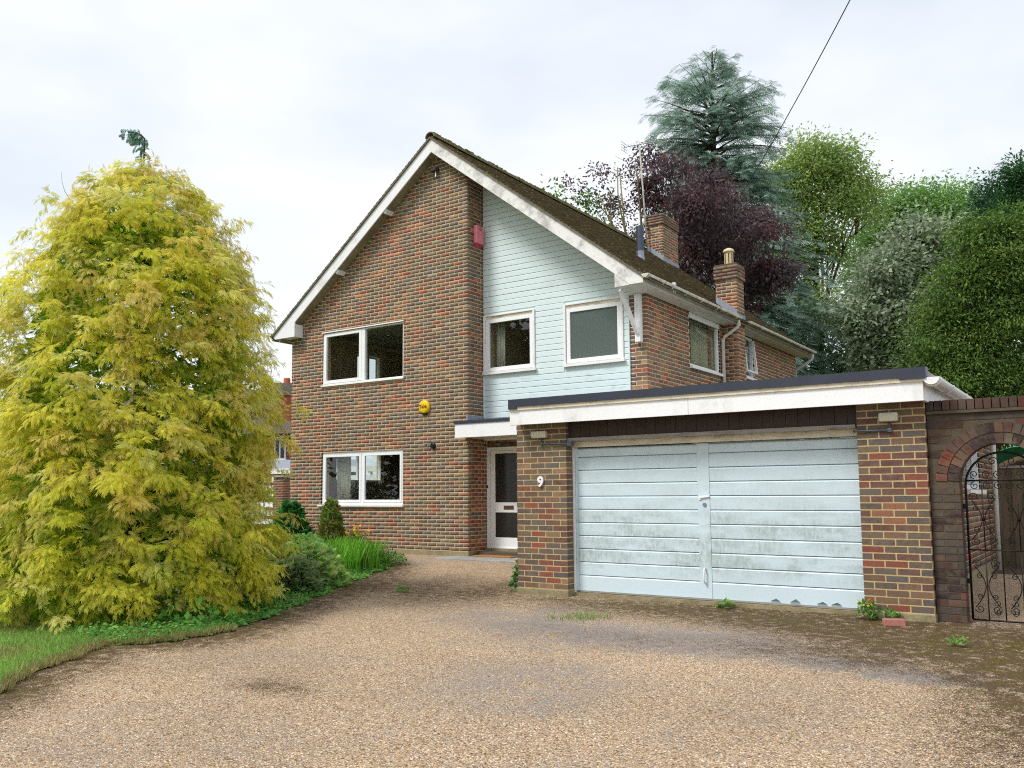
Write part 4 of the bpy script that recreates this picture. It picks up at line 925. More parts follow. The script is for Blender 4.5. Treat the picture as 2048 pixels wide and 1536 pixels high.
# doorstep and mat
tag(MB().box(-.35, 1.5, -.62, .56, -.05, .062).build('doorstep', 'slab', bevel=.01), 'pale concrete slab step in front of the white front door', 'doorstep')
tag(MB().box(.12, .98, -.02, .5, .063, .085).build('doormat', 'mat', bevel=.004), 'brown coir doormat on the slab before the front door', 'doormat')
m = MB().box(-.10, .10, -.05, .05, -.033, .033); o = m.build('loose_brick', 'loose', bevel=.006); o.location = (8.275, -4.03, G(8.2, -4.0)+.04); o.rotation_euler = (0, 0, math.radians(24))
tag(o, 'loose pinkish brick lying on the moss before the right hand garage pier', 'brick')
# curtains
def curtain(name, x0, x1, z0, z1, y, mat, label, axis='x', amp=.02, folds=5):
    n = folds*8; V, F = [], []
    for i in range(n+1):
        u = x0+(x1-x0)*i/n; d = y+amp*math.sin(i/8*2*math.pi)+.006*math.sin(i*1.7)
        for z in (z0, z1): V.append((u, d, z) if axis == 'x' else (d, u, z))
    F = [(2*i, 2*i+2, 2*i+3, 2*i+1) for i in range(n)]
    o = mesh_np(name, V, F, mat, smooth=True); s = o.modifiers.new('cloth', 'SOLIDIFY'); s.thickness = .004
    tag(o, label, 'curtain')
curtain('curtain', -3.88, -3.45, .95, 2.4, .36, 'curtain', 'gathered pale curtain inside the ground floor window at its left')
curtain('curtain', .12, .33, 3.4, 4.9, YC+.30, 'curtain', 'narrow pale curtain inside the smaller boarded bay window by the brick return', folds=3)
curtain('curtain', 3.05, 4.0, 3.5, 4.7, XR_-.22, 'net', 'cream net curtain inside the upstairs side window beside the downpipe', 'y', .025, 8)

# ------------------------------------------------------------------ beyond the gate
fz = thing('timber_fence', 'weathered brown close boarded fence seen through the iron gate', 'fence', (10, 2.35, .05))
x = 8.64; k = 0
while x < 11.3:
    MB().box(x, x+.098, 2.34+(.012 if k % 2 else 0), 2.356+(.012 if k % 2 else 0), .06, 1.60).build('board', 'fencewood', fz); x += .094; k += 1
MB().box(8.62, 11.3, 2.32, 2.38, 1.602, 1.64).build('capping_rail', 'greywood', fz)
V, F = [], []; n1_, n2_ = 14, 8
for i in range(n1_):
    for j in range(n2_):
        u, v = i/(n1_-1), j/(n2_-1); V.append((8.50+1.3*u, 3.0+.9*v, 1.64+.34*math.sin(math.pi*min(1, .12+u*.8))**.7*(1-.4*v)+.03*math.sin(9*u+5*v)))
F = [(i*n2_+j, (i+1)*n2_+j, (i+1)*n2_+j+1, i*n2_+j+1) for i in range(n1_-1) for j in range(n2_-1)]
o = MB().add(V, F).build('tarpaulin', 'tarp', smooth=False); o.modifiers.new('sheet', 'SOLIDIFY').thickness = .006
tag(o, 'crumpled bright green tarpaulin heaped behind the timber fence', 'tarpaulin')
tag(MB().box(8.45, 10.6, 3.95, 4.6, .05, 1.86).build('log_store', 'fencewood'), 'low timber store under the green tarpaulin behind the fence', 'store')
tag(mesh_np('passage_path', [(8.6, -3.5, G(0, -3.5)+.0), (11.4, -3.5, G(0, -3.5)), (11.4, 2.5, .10), (8.6, 2.5, .10), (8.6, 0.9, .075), (11.4, .9, .075)], [(0, 1, 5, 4), (4, 5, 2, 3)], 'path_soil'), kind='structure')

# ------------------------------------------------------------------ beside and behind the house, left
fz = thing('slatted_fence', 'white horizontal slat fence beside the house, left of the gable', 'fence', (-8, 5, .1))
for k in range(7):
    z = 2.085-.26*k; MB().box(-13.5, -5.2, 5.0, 5.022, z-.16, z).build('slat', 'white', fz)
for x in (-13.3, -11.9, -9.0, -7.3, -5.5): MB().box(x, x+.09, 5.023, 5.11, .05, 2.05).build('post', 'white', fz)
gp_ = thing('gate_pier', 'square brick pier standing against the white slat fence', 'pier', (-10.55, 4.75, .09))
core = MB().box(-10.784, -10.346, 4.556, 4.99, .05, 1.83).build('pier_core', 'mortar', gp_)
L = Lay(); L.wall('x', 4.55, -10.34, -1, .08, 0, 23, lambda z: (-10.79, -10.34), col_house, 'lead'); L.wall('y', -10.34, 4.55, 1, .08, 0, 23, lambda z: (4.55, 4.99), col_house, 'second'); L.build(core, 0)
MB().box(-10.83, -10.30, 4.51, 5.0, 1.81, 1.86).build('pier_cap', 'slab', gp_)
# neighbours: local frame x to the right of view, y away
def local(o, ang): return lambda x, y, z: (o[0]+x*math.cos(ang)-y*math.sin(ang), o[1]+x*math.sin(ang)+y*math.cos(ang), o[2]+z)
def lbox(L_, x0, x1, y0, y1, z0, z1):
    c = [L_(*p) for p in ((x0, y0, z0), (x1, y0, z0), (x1, y1, z0), (x0, y1, z0), (x0, y0, z1), (x1, y0, z1), (x1, y1, z1), (x0, y1, z1))]
    return c, [(0, 3, 2, 1), (4, 5, 6, 7), (0, 1, 5, 4), (1, 2, 6, 5), (2, 3, 7, 6), (3, 0, 4, 7)]
def far_brick():
    m = Mat('far_brickwork'); b = m.node('ShaderNodeTexBrick'); b.inputs['Scale'].default_value = 1.0; b.inputs['Brick Width'].default_value = .225; b.inputs['Row Height'].default_value = .075; b.inputs['Mortar Size'].default_value = .006
    b.inputs['Color1'].default_value = (*lin(150, 92, 72), 1); b.inputs['Color2'].default_value = (*lin(118, 80, 66), 1); b.inputs['Mortar'].default_value = (*lin(170, 150, 122), 1)
    g = m.node('ShaderNodeTexCoord'); mpn = m.node('ShaderNodeMapping'); mpn.inputs['Rotation'].default_value = (math.pi/2, 0, 0)
    m.l.new(m.pos(), mpn.inputs['Vector']); m.l.new(mpn.outputs['Vector'], b.inputs['Vector']); m.color(b.outputs['Color']); m.set(Roughness=.9); return m.m
MT['far_brick'] = far_brick()
MT['far_stack'] = plain('far_red_brick_stack', lin(150, 84, 62), .9, var=.35, scale=2.5)
nb = thing('neighbour_house', 'red brick neighbouring house with dark hipped roof behind the golden conifer', 'house', (-22, 8, .1))
C0 = spot(585, 868, 36.5); Lf = local((C0[0], C0[1], 0), YAW)
EV = C0[2]
MB().add(*lbox(Lf, -13.2, 1.2, .3, 7, 0, EV)).build('wall', 'far_brick', nb)
rv = [Lf(*p) for p in ((-13.6, -.1, EV), (1.6, -.1, EV), (1.6, 7.4, EV), (-13.6, 7.4, EV), (-10.0, 3.6, EV+2.3), (-1.9, 3.6, EV+2.3))]
rf = MB().add(rv, [(0, 1, 5, 4), (2, 3, 4, 5), (1, 2, 5), (3, 0, 4), (3, 2, 1, 0)]).build('roof', 'slate_far', nb)
MB().add(*lbox(Lf, -13.6, 1.6, -.14, -.08, EV-.13, EV+.02)).build('gutter', 'black', rf)
cs = MB().add(*lbox(Lf, -.98, -.13, .9, 1.75, EV+.2, EV+2.0)).build('chimney', 'far_stack', nb)
MB().add(*lbox(Lf, -1.02, -.09, .86, 1.79, EV+1.72, EV+2.25)).build('chimney_head', 'undercloak', cs)
pp = Lf(-.56, 1.3, EV+2.25); MB().lathe(pp, [(.15, 0), (.15, .2), (.13, .26)], 12).build('chimney_pot', 'terracotta', cs)
w = MB().add(*lbox(Lf, -.80, -.32, .22, .30, EV-1.05, EV-.18)).build('window', 'upvc', nb)
MB().add(*lbox(Lf, -.74, -.60, .205, .218, EV-.98, EV-.25)).build('pane', 'glass_dark', w); MB().add(*lbox(Lf, -.53, -.38, .205, .218, EV-.98, EV-.25)).build('pane', 'glass_dark', w)
MB().add(*lbox(Lf, -.86, -.26, .16, .30, EV-1.11, EV-1.052)).build('sill', 'upvc', w)
for xa in (-4.2, -7.0, -9.4):
    for zo in (-.18, -2.55):
        if EV+zo-1.05 < .5: continue
        w = MB().add(*lbox(Lf, xa, xa+1.1, .22, .30, EV+zo-1.0, EV+zo)).build('window', 'upvc', nb)
        for q in (0.06, .58): MB().add(*lbox(Lf, xa+q, xa+q+.46, .205, .218, EV+zo-.94, EV+zo-.06)).build('pane', 'glass_dark', w)
gm_ = [Lf(*p) for p in ((-13.9, -1.0, EV-.2), (-10.6, -1.0, EV-.2), (-12.25, -1.0, EV+1.55), (-13.9, 3.0, EV-.2), (-10.6, 3.0, EV-.2), (-12.25, 3.6, EV+1.55))]
MB().add(gm_, [(0, 1, 2), (1, 4, 5, 2), (3, 0, 2, 5), (4, 3, 5)]).build('front_gable', 'slate_far', nb)
MB().add(*lbox(Lf, -13.5, -11.0, -.8, .3, 0, EV-.21)).build('bay_wall', 'far_brick', nb)
MB().bar(Lf(-12.25, -1.04, EV+1.5), Lf(-10.65, -1.04, EV-.16), .03, .16).build('bargeboard', 'white', nb)
ob = thing('outbuilding', 'low grey roofed outbuilding behind the white slat fence', 'outbuilding', (-18.5, 11.5, .1))
Lo = local((*spot(560, 930, 30)[:2], 0), YAW); zr_ = spot(560, 924, 30)[2]; ze_ = spot(560, 938, 30)[2]
MB().add(*lbox(Lo, -6, 2.2, .3, 3.2, 0, ze_)).build('wall', 'far_brick', ob)
MB().add([Lo(*p) for p in ((-6.3, 0, ze_), (2.5, 0, ze_), (2.5, 1.8, zr_+.15), (-6.3, 1.8, zr_+.15), (2.5, 3.6, ze_), (-6.3, 3.6, ze_))], [(0, 1, 2, 3), (3, 2, 4, 5), (1, 4, 2), (0, 3, 5), (0, 5, 4, 1)]).build('roof', 'lead', ob)

# ------------------------------------------------------------------ vegetation helpers
def unit(a): return a/(np.linalg.norm(a, axis=-1, keepdims=True)+1e-9)
def rand_unit(n): return unit(rng.normal(size=(n, 3)))
def jcol(base, n, jit=.15, k=None):
    c = np.array([lin(*b) for b in base]); i = rng.integers(0, len(c), n) if k is None else k
    return c[i]*rng.uniform(1-jit, 1+jit, (n, 1))
def leaf_quads(P, D, S, Lg, Wd, fold=None):
    # rhombic leaves from base P along D, side S; fold droops the tip
    Lg = np.asarray(Lg).reshape(-1, 1); Wd = np.asarray(Wd).reshape(-1, 1)
    mid = P+D*Lg*.45; tip = P+D*Lg
    if fold is not None: tip = tip-np.array([0, 0, 1.0])*Lg*fold
    V = np.stack([P, mid+S*Wd*.5, tip, mid-S*Wd*.5], 1).reshape(-1, 3)
    return V, np.arange(len(V)).reshape(-1, 4)
def frond_template(pairs=9, ang=48, ll=.34, lw=.11, droop=.35, taper=.75, tipw=.09):
    Q, T = [], []
    def quad(p, d, L, w, z0):
        d = np.array(d); s = np.array((-d[1], d[0])); a = np.array(p)
        pts = [a, a+d*L*.5+s*w*.5, a+d*L, a+d*L*.5-s*w*.5]
        Q.append([(q[0], q[1], -droop*q[0]**2-.25*abs(q[1])**1.5) for q in pts]); T.append([p[0]*.8, p[0]*.8+.12, p[0]*.8+.22, p[0]*.8+.12])
    for i in range(pairs):
        x = .08+.86*i/pairs
        for sg in (-1, 1):
            a = math.radians(ang*(1-.25*x))*sg; L = ll*(1-taper*x)*(.55+.9*min(1, x*3.0))*random.uniform(.85, 1.15)
            quad((x+(.03 if sg > 0 else 0), 0), (math.cos(a), math.sin(a)), L, lw, 0)
    quad((0, 0), (1, 0), .62, .035, 0); quad((.5, 0), (1, 0), .5, tipw, 0)
    return np.array(Q), np.array(T)           # (q,4,3), (q,4)
def fronds(name, P, D, N, S, tmpl, c_in, c_out, parent, mat='leaf', jit=.14):
    Q, T = tmpl; n = len(P); q = len(Q)
    D = unit(D); X = unit(np.cross(N, D)); N2 = np.cross(D, X)
    pts = Q.reshape(1, -1, 3)
    V = P[:, None]+S[:, None, None]*(pts[..., 0:1]*D[:, None]+pts[..., 1:2]*X[:, None]+pts[..., 2:3]*N2[:, None])
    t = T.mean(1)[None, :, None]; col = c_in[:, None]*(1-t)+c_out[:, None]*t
    col = col*rng.uniform(1-jit, 1+jit, (n, q, 1))
    F = np.arange(n*q*4).reshape(-1, 4)
    return mesh_np(name, V.reshape(-1, 3), F, mat, parent, col=col.reshape(-1, 3))
def limb(m, path, r0, r1, n=7):
    k = len(path); m.tube(path, [r0+(r1-r0)*i/(k-1) for i in range(k)], n)
def bent(a, b, bow=.1, k=6):
    a, b = np.array(a, float), np.array(b, float); o = rng.normal(size=3)*np.linalg.norm(b-a)*bow
    return [a+(b-a)*i/k+o*math.sin(math.pi*i/k) for i in range(k+1)]

# ------------------------------------------------------------------ golden conifer (front left)
def golden_conifer():
    c = np.array((.12, -7.18)); zb = G(*c)
    t = thing('golden_conifer', 'large golden yellow conifer with feathery drooping sprays left of the drive', 'tree', (c[0], c[1], zb))
    prof_h = [0, .15, .65, 1.2, 1.85, 3.1, 3.95, 4.5, 4.9, 5.35, 5.65, 5.85]; prof_r = [1.54, 1.76, 1.86, 1.81, 1.75, 1.70, 1.56, 1.36, 1.14, .74, .40, .16]
    m = MB(); limb(m, [(c[0], c[1], zb-.1), (c[0]+.05, c[1], 2), (c[0], c[1]+.03, 4), (c[0]+.02, c[1], 5.25)], .14, .02)
    for k in range(90):
        h = rng.uniform(.3, 5.2); a = rng.uniform(0, 2*math.pi); r = np.interp(h, prof_h, prof_r)*.72
        limb(m, [(c[0], c[1], zb+h*.9), (c[0]+.5*r*math.cos(a), c[1]+.5*r*math.sin(a), zb+h*.95+.1), (c[0]+r*math.cos(a), c[1]+r*math.sin(a), zb+h)], .018, .005, 5)
    m.build('trunk', 'bark', t, smooth=True)
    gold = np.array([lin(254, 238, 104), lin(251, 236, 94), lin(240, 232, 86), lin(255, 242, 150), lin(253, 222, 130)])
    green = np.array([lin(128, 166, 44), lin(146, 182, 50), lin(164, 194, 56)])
    # soft puffs of branchlets, each branchlet a drooping fan of sprays
    P, D, N, S, CI, CO = [], [], [], [], [], []
    UPV = np.array((0, 0, 1.0)); npf = 1950
    hh = rng.uniform(0.02, 1, npf*5)*5.7; w = np.interp(hh, prof_h, prof_r); hh = hh[rng.random(npf*5) < w/1.9][:npf]
    inner = rng.uniform(.2, 5.0, 120); cell = rng.random((64, 64))
    for kk, h in enumerate(np.r_[hh, inner]):
        core = kk >= len(hh)
        a = kk*2.39996+rng.normal()*.25; R = np.interp(h, prof_h, prof_r)
        lump = 1+.06*math.sin(3*a+h*2.1)+.05*math.sin(6*a-h*3.9)+.04*math.sin(11*a+h*7)
        stick = rng.uniform(.10, .36) if (rng.random() < .11 and not core) else 0
        r = (R*lump-.22-abs(rng.normal())*.10+stick) if not core else R*rng.uniform(.3, .62)
        aa = (a % (2*math.pi))*max(R, .4)/.27+.6*math.sin(h*5); hv = h/.25+.5*math.sin(a*6); low = cell[int(aa) % 64, int(hv) % 64] < .26 and not core
        if low: r -= rng.uniform(.14, .32)
        out = np.array((math.cos(a), math.sin(a), 0)); pc_ = np.array((c[0], c[1], zb+h))+out*max(r, .02)
        rad = rng.uniform(.08, .16)*(.7 if stick else 1); nbr = int(rng.integers(3, 6))
        gi, bi = rng.integers(0, 5), rng.integers(0, 3); sh = rng.uniform(.88, 1.1)
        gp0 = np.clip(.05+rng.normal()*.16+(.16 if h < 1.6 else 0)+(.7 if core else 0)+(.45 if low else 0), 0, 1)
        if out@np.array((CAM[0]-c[0], CAM[1]-c[1], 0))/12 < -.3 and rng.random() < .5: continue
        for jb in range(nbr):
            u = rng.normal(size=3); u = u/np.linalg.norm(u)+out*.75+UPV*.35; u /= np.linalg.norm(u)
            base = pc_+u*rad*rng.uniform(.25, .75)
            bd = u*.75+out*.35+rng.normal(size=3)*.25; bd[2] = bd[2]*.6-.05; bd /= np.linalg.norm(bd)
            sd_ = np.cross(UPV, bd); sd_ /= np.linalg.norm(sd_)+1e-6
            Lb = rng.uniform(.10, .22); nf = rng.integers(6, 10)
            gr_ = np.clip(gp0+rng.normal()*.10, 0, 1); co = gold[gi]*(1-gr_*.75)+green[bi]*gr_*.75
            for k in range(nf):
                q = k/(nf-1); sg = -1 if k % 2 else 1
                p = base+bd*Lb*q-UPV*.5*q*q*Lb+sd_*sg*.015
                if p[2] < zb+.04: continue
                ang = math.radians(rng.uniform(25, 60))*(1-q*.65)
                d = bd*math.cos(ang)+sd_*sg*math.sin(ang)-UPV*(rng.uniform(-.2, .65))
                P.append(p); D.append(d); N.append(UPV*.8+out*.8+rng.normal(size=3)*.3); S.append(rng.uniform(.06, .115)*(1.05-.2*q))
                CI.append((green[bi]*.4+co*.6)*sh); CO.append(co*sh*rng.uniform(.94, 1.08))
    P, D, N, S, CI, CO = map(np.array, (P, D, N, S, CI, CO))
    for i in range(3):
        s_ = slice(i, None, 3)
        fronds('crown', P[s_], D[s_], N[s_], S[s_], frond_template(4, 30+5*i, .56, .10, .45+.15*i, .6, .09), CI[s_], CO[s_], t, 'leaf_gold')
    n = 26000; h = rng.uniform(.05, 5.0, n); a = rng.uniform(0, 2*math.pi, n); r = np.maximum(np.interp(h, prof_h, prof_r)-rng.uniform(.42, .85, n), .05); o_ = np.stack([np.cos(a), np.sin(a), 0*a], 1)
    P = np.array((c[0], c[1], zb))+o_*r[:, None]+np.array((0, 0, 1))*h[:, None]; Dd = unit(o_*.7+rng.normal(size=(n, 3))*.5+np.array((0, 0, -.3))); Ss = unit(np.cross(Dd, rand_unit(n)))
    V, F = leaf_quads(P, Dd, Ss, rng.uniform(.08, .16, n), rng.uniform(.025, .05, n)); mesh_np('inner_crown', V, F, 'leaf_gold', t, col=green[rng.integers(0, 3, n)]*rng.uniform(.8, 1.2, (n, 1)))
    n = 90; q = np.sort(rng.random(n)); th = q*2.5; lead = np.stack([c[0]-.02-np.where(q > .6, (q-.6)*.55, 0), c[1]-.02-np.where(q > .6, (q-.6)*.40, 0), zb+5.55+.62*np.sin(np.minimum(q*1.75, 1.75))], 1)
    P = lead+rng.normal(size=(n, 3))*.03; D = rand_unit(n)*.7+np.array((-.3, -.2, -.6)); cg = jcol([(104, 150, 128), (120, 164, 138), (92, 136, 112)], n)
    fronds('leader', P, D, rand_unit(n)+(0, 0, 1), rng.uniform(.07, .14, n), frond_template(5, 30, .45, .10, .4), cg*.8, cg, t, 'leaf_gold')
    MB().tube(list(lead[::12]), .012, 5).build('leader_stem', 'bark', t)
    m = MB()
    for k in range(12):
        a = rng.uniform(0, 2*math.pi); h = rng.uniform(3.2, 5.4); r = np.interp(h, prof_h, prof_r)
        p = np.array((c[0]+r*.8*math.cos(a), c[1]+r*.8*math.sin(a), zb+h)); d = np.array((math.cos(a)*.4, math.sin(a)*.4, rng.uniform(.3, .7)))*rng.uniform(.5, .9)
        limb(m, bent(p, p+d*.8, .10, 4), .004, .0012, 4)
    m.build('twigs', 'bark', t)['kind'] = 'stuff'
golden_conifer()

# ------------------------------------------------------------------ broadleaved trees behind the house
def crown_points(blobs, n, clump, shell=.5):
    vol = np.array([b[3] if np.isscalar(b[3]) else np.prod(b[3])**(1/3) for b in blobs])**1.7; pk = rng.choice(len(blobs), n, p=vol/vol.sum())
    C_ = np.array([b[:3] for b in blobs])[pk]; R = np.array([[b[3]]*3 if np.isscalar(b[3]) else b[3] for b in blobs])[pk]
    u = rand_unit(n); rr = (shell+(1-shell)*rng.random(n)**.6)
    return C_+u*R*rr[:, None], u, pk
def leafy(name, blobs, nclump, per, clump, ls, lw, cols, parent, mat='leaf', shell=.5, droop=.25, jit=.16, cj=.18):
    P0, u, pk = crown_points(blobs, nclump, clump, shell)
    n = nclump*per; i = np.repeat(np.arange(nclump), per)
    off = rng.normal(size=(n, 3))*clump*np.array((1, 1, .65)); P = P0[i]+off
    D = unit(off/clump*.6+rand_unit(n)*.8+np.array((0, 0, -droop))); S = unit(np.cross(D, rand_unit(n)*.9+np.array((0, 0, 1.0))))
    L = ls*rng.uniform(.6, 1.3, n); W = lw*rng.uniform(.7, 1.2, n)
    V, F = leaf_quads(P, D, S, L, W)
    cc = np.array([lin(*c) for c in cols])[rng.integers(0, len(cols), nclump)]*rng.uniform(1-cj, 1+cj, (nclump, 1))
    col = cc[i]*rng.uniform(1-jit, 1+jit, (n, 1))
    return mesh_np(name, V, F, mat, parent, col=col)
def px_blobs(depth, items):                         # crowns laid out from how far off and how wide they stand
    out = []
    for it in items:
        a, b, r = it[:3]; dd = it[3] if len(it) > 3 else 0.0
        p = spot(a, b, depth+dd); out.append((*p, r*depth/FPX))
    return out
def fluff(blobs, k=10, f=.42, out=.95, core=.62):
    o_ = [(*b[:3], b[3]*core) for b in blobs]
    for b in blobs:
        for u in rand_unit(k):
            if u[2] < -.6: u[2] *= -1
            q = b[3]*out*rng.uniform(.72, 1.22); o_.append((b[0]+u[0]*q, b[1]+u[1]*q, b[2]+u[2]*q*.95, b[3]*f*rng.uniform(.55, 1.15)))
    return o_
def tree(name, label, depth, items, base_px, trunk_r, leaf_kw, cat='tree', bark_='bark', limbs=True, group=None):
    blobs = px_blobs(depth, items); bp = spot(base_px, 900, depth); bp[2] = .05
    t = thing(name, label, cat, tuple(bp), group); m = MB()
    cen = np.mean([b[:3] for b in blobs], 0); top = np.array((bp[0]*.6+cen[0]*.4, bp[1]*.6+cen[1]*.4, cen[2]))
    limb(m, bent(bp, top, .02), trunk_r, trunk_r*.45, 9)
    if limbs:
        for b in blobs:
            q = np.array(b[:3]); f = rng.uniform(.35, .8); st = np.array(bp)+(top-bp)*f
            limb(m, bent(st, q, .08), trunk_r*.4, trunk_r*.08, 6)
            for k in range(4):
                e = q+rand_unit(1)[0]*b[3]*.8; limb(m, bent(q+(st-q)*.25, e, .08, 4), trunk_r*.14, .012, 4)
    m.build('trunk', bark_, t, smooth=True)
    leafy('crown', fluff(blobs, 9, .46, 1.0, .42), parent=t, **leaf_kw)
    cb = [(*b[:3], b[3]*.5) for b in blobs]; leafy('inner_crown', cb, leaf_kw['nclump']//2, 9, leaf_kw['clump'], leaf_kw['ls']*1.2, leaf_kw['lw']*1.5, leaf_kw['cols'], t, shell=.1); return t
# copper-leaved plum with pollarded limbs
def plum():
    items = [(1400, 455, 88), (1475, 505, 85), (1310, 400, 48), (1440, 410, 64), (1525, 480, 52), (1345, 335, 38), (1420, 540, 75), (1545, 550, 42), (1360, 470, 60), (1490, 575, 60), (1310, 318, 26), (1395, 380, 50)]
    sparse = [(1148, 372, 22), (1160, 392, 14), (1262, 345, 26), (1205, 352, 17), (1195, 340, 12), (1272, 318, 14), (1225, 405, 14), (1245, 430, 20), (1275, 470, 26), (1210, 460, 18), (1290, 370, 22), (1240, 490, 24), (1265, 400, 18)]
    D_ = 31.0; blobs = px_blobs(D_, [(a, b, r, rng.uniform(-2.0, 2.0)) for a, b, r in items]); sb = px_blobs(D_, [(a, b, r, rng.uniform(-1, 1)) for a, b, r in sparse])
    bp = spot(1375, 800, D_); bp[2] = .05
    t = thing('copper_plum_tree', 'purple leaved tree with lopped mossy limbs behind the ridge chimney', 'tree', tuple(bp)); m = MB()
    hub = spot(1360, 640, D_); limb(m, bent(bp, hub, .02), .32, .26, 9)
    for pts, r0, r1 in (([(1345, 600), (1352, 500), (1338, 420), (1335, 400)], .13, .09), ([(1352, 560), (1362, 470), (1375, 405)], .12, .08), ([(1300, 610), (1285, 480), (1276, 360), (1270, 330)], .13, .05),
                        ([(1270, 590), (1248, 440), (1240, 350)], .09, .05), ([(1270, 560), (1243, 430), (1236, 395), (1235, 335)], .08, .04), ([(1262, 545), (1222, 440), (1190, 400), (1165, 375)], .08, .02),
                        ([(1290, 570), (1250, 480), (1218, 440), (1198, 385)], .10, .03), ([(1218, 520), (1222, 440), (1220, 385)], .07, .06), ([(1400, 640), (1420, 540), (1480, 470)], .12, .04), ([(1380, 620), (1392, 520), (1410, 400)], .12, .04), ([(1420, 600), (1480, 540), (1540, 500)], .10, .03), ([(1330, 560), (1310, 470), (1255, 325), (1230, 312)], .05, .012), ([(1360, 600), (1430, 470), (1452, 465)], .05, .02)):
        path = [hub]+[spot(a, b, D_-.3) for a, b in pts]; k = len(path); m.tube(path, [r0*.9]+[.42*(r0+(r1-r0)*i/(k-2)) for i in range(k-1)], 7)
    m.build('trunk', 'bark_moss', t, smooth=True)
    cols = [(92, 76, 82), (104, 88, 92), (80, 68, 72), (122, 108, 110), (108, 66, 68), (100, 92, 94)]
    leafy('crown', fluff([(*b[:3], b[3]*.92) for b in blobs], 9, .36, .9, .7), 900, 30, .22, .15, .08, cols, t, shell=.2, droop=1.1)
    leafy('crown', sb, 120, 18, .20, .125, .07, cols, t, shell=.1)
    gb = px_blobs(D_+1.0, [(1172, 398, 16), (1180, 420, 14), (1215, 402, 14), (1225, 412, 10), (1110, 385, 14), (1190, 445, 12)])
    leafy('green_shoots', gb, 46, 14, .22, .16, .09, [(104, 150, 66), (126, 168, 80), (88, 128, 58)], t, shell=.1)['kind'] = 'stuff'
plum()
# blue cedar
def cedar():
    D_ = 38.0; bx = 1432; bp = spot(bx, 800, D_); bp[2] = .05; top = spot(1424, 104, D_)
    t = thing('blue_cedar', 'tall blue green cedar with layered feathery branches towering behind the house', 'tree', tuple(bp)); m = MB()
    limb(m, [bp, bp*.5+top*.5, top], .42, .03, 9)
    hs = [104, 130, 170, 215, 260, 300, 340, 400, 470, 560, 660, 760]; rs = [4, 34, 72, 110, 142, 140, 128, 150, 195, 235, 270, 285]
    P, D, N, S = [], [], [], []; HR, HU = np.array((RT[0], RT[1], 0)), np.array((0, 0, 1.0))
    for k in range(600):
        yv = 108+660*rng.random()**.85; r = np.interp(yv, hs, rs)*D_/FPX*rng.uniform(.65, 1.08); a = rng.uniform(0, 2*math.pi)
        o = spot(bx-8+(yv-104)*.012, yv, D_); o = np.array((bp[0]+(o[0]-bp[0]), bp[1]+(o[1]-bp[1]), o[2]))
        dr_ = np.array((math.cos(a), math.sin(a), 0))
        if dr_@np.array((FW[0], FW[1], 0)) > .35 and rng.random() < .6: continue
        rise = np.interp(yv, [100, 250, 450, 760], [.85, .38, .10, -.28])
        n_ = 9; path = [o+dr_*r*q+HU*(rise*r*q-.30*r*q*q*(.5 if yv < 250 else .9)) for q in np.linspace(0, 1, n_)]
        m.tube(path, [max(.012, .07*(1-q)*min(1, r/3)) for q in np.linspace(0, 1, n_)], 4, cap=False)
        sd_ = np.array((-dr_[1], dr_[0], 0)); nt = int(7+r*9)
        for j in range(nt):
            q = .12+.88*rng.random()**.7; p = path[0]*0+np.array([np.interp(q, np.linspace(0, 1, n_), [w[ax] for w in path]) for ax in range(3)])
            sg = rng.choice((-1, 1)); P.append(p+rng.normal(size=3)*.05); D.append(dr_*rng.uniform(.35, 1.0)+sd_*sg*rng.uniform(.1, 1.1)+HU*rng.uniform(-.45, .18)); N.append(HU+rng.normal(size=3)*.25); S.append(rng.uniform(.4, .85)*(1.15-.45*q)*min(1, .45+r*.3))
    m.build('trunk', 'bark', t)
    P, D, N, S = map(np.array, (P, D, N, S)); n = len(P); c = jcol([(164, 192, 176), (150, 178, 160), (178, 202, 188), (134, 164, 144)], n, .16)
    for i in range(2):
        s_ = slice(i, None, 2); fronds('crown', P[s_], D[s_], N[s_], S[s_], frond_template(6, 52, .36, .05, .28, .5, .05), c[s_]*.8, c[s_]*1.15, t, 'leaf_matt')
cedar()
tree('ash_tree', 'tall bright green ash tree with open crown right of the cedar', 46, [(1590, 345, 52), (1650, 330, 40), (1690, 350, 42), (1640, 400, 60), (1700, 410, 48), (1600, 440, 60), (1655, 490, 50), (1735, 385, 26), (1580, 520, 50), (1590, 610, 55), (1640, 640, 45), (1560, 380, 40), (1620, 310, 22), (1685, 312, 18)], 1640, .3,
     dict(nclump=1500, per=22, clump=.48, ls=.20, lw=.085, cols=[(150, 178, 100), (162, 188, 108), (134, 164, 92), (170, 182, 106)], shell=.25, droop=.4))
tree('lime_tree', 'fresh green tree showing between the ash and the dark evergreens', 50, [(1790, 440, 45), (1850, 430, 52), (1905, 430, 48), (1945, 450, 30), (1820, 480, 60), (1890, 490, 60), (1760, 500, 45), (1840, 400, 22), (1800, 405, 18), (1730, 560, 60), (1720, 640, 60)], 1850, .3,
     dict(nclump=1500, per=20, clump=.52, ls=.21, lw=.10, cols=[(138, 178, 96), (124, 164, 88), (150, 190, 110), (116, 152, 90)], shell=.3))
tree('whitebeam_tree', 'grey green silvery leaved tree above the far end of the garage', 34, [(1800, 520, 55), (1860, 500, 52), (1770, 590, 62), (1840, 590, 72), (1720, 640, 48), (1790, 670, 70), (1870, 670, 70), (1740, 710, 45), (1830, 740, 60), (1890, 570, 45), (1830, 470, 30)], 1820, .22,
     dict(nclump=1700, per=14, clump=.36, ls=.20, lw=.11, cols=[(158, 172, 138), (142, 160, 124), (176, 186, 160), (126, 148, 112), (184, 194, 172)], shell=.3))
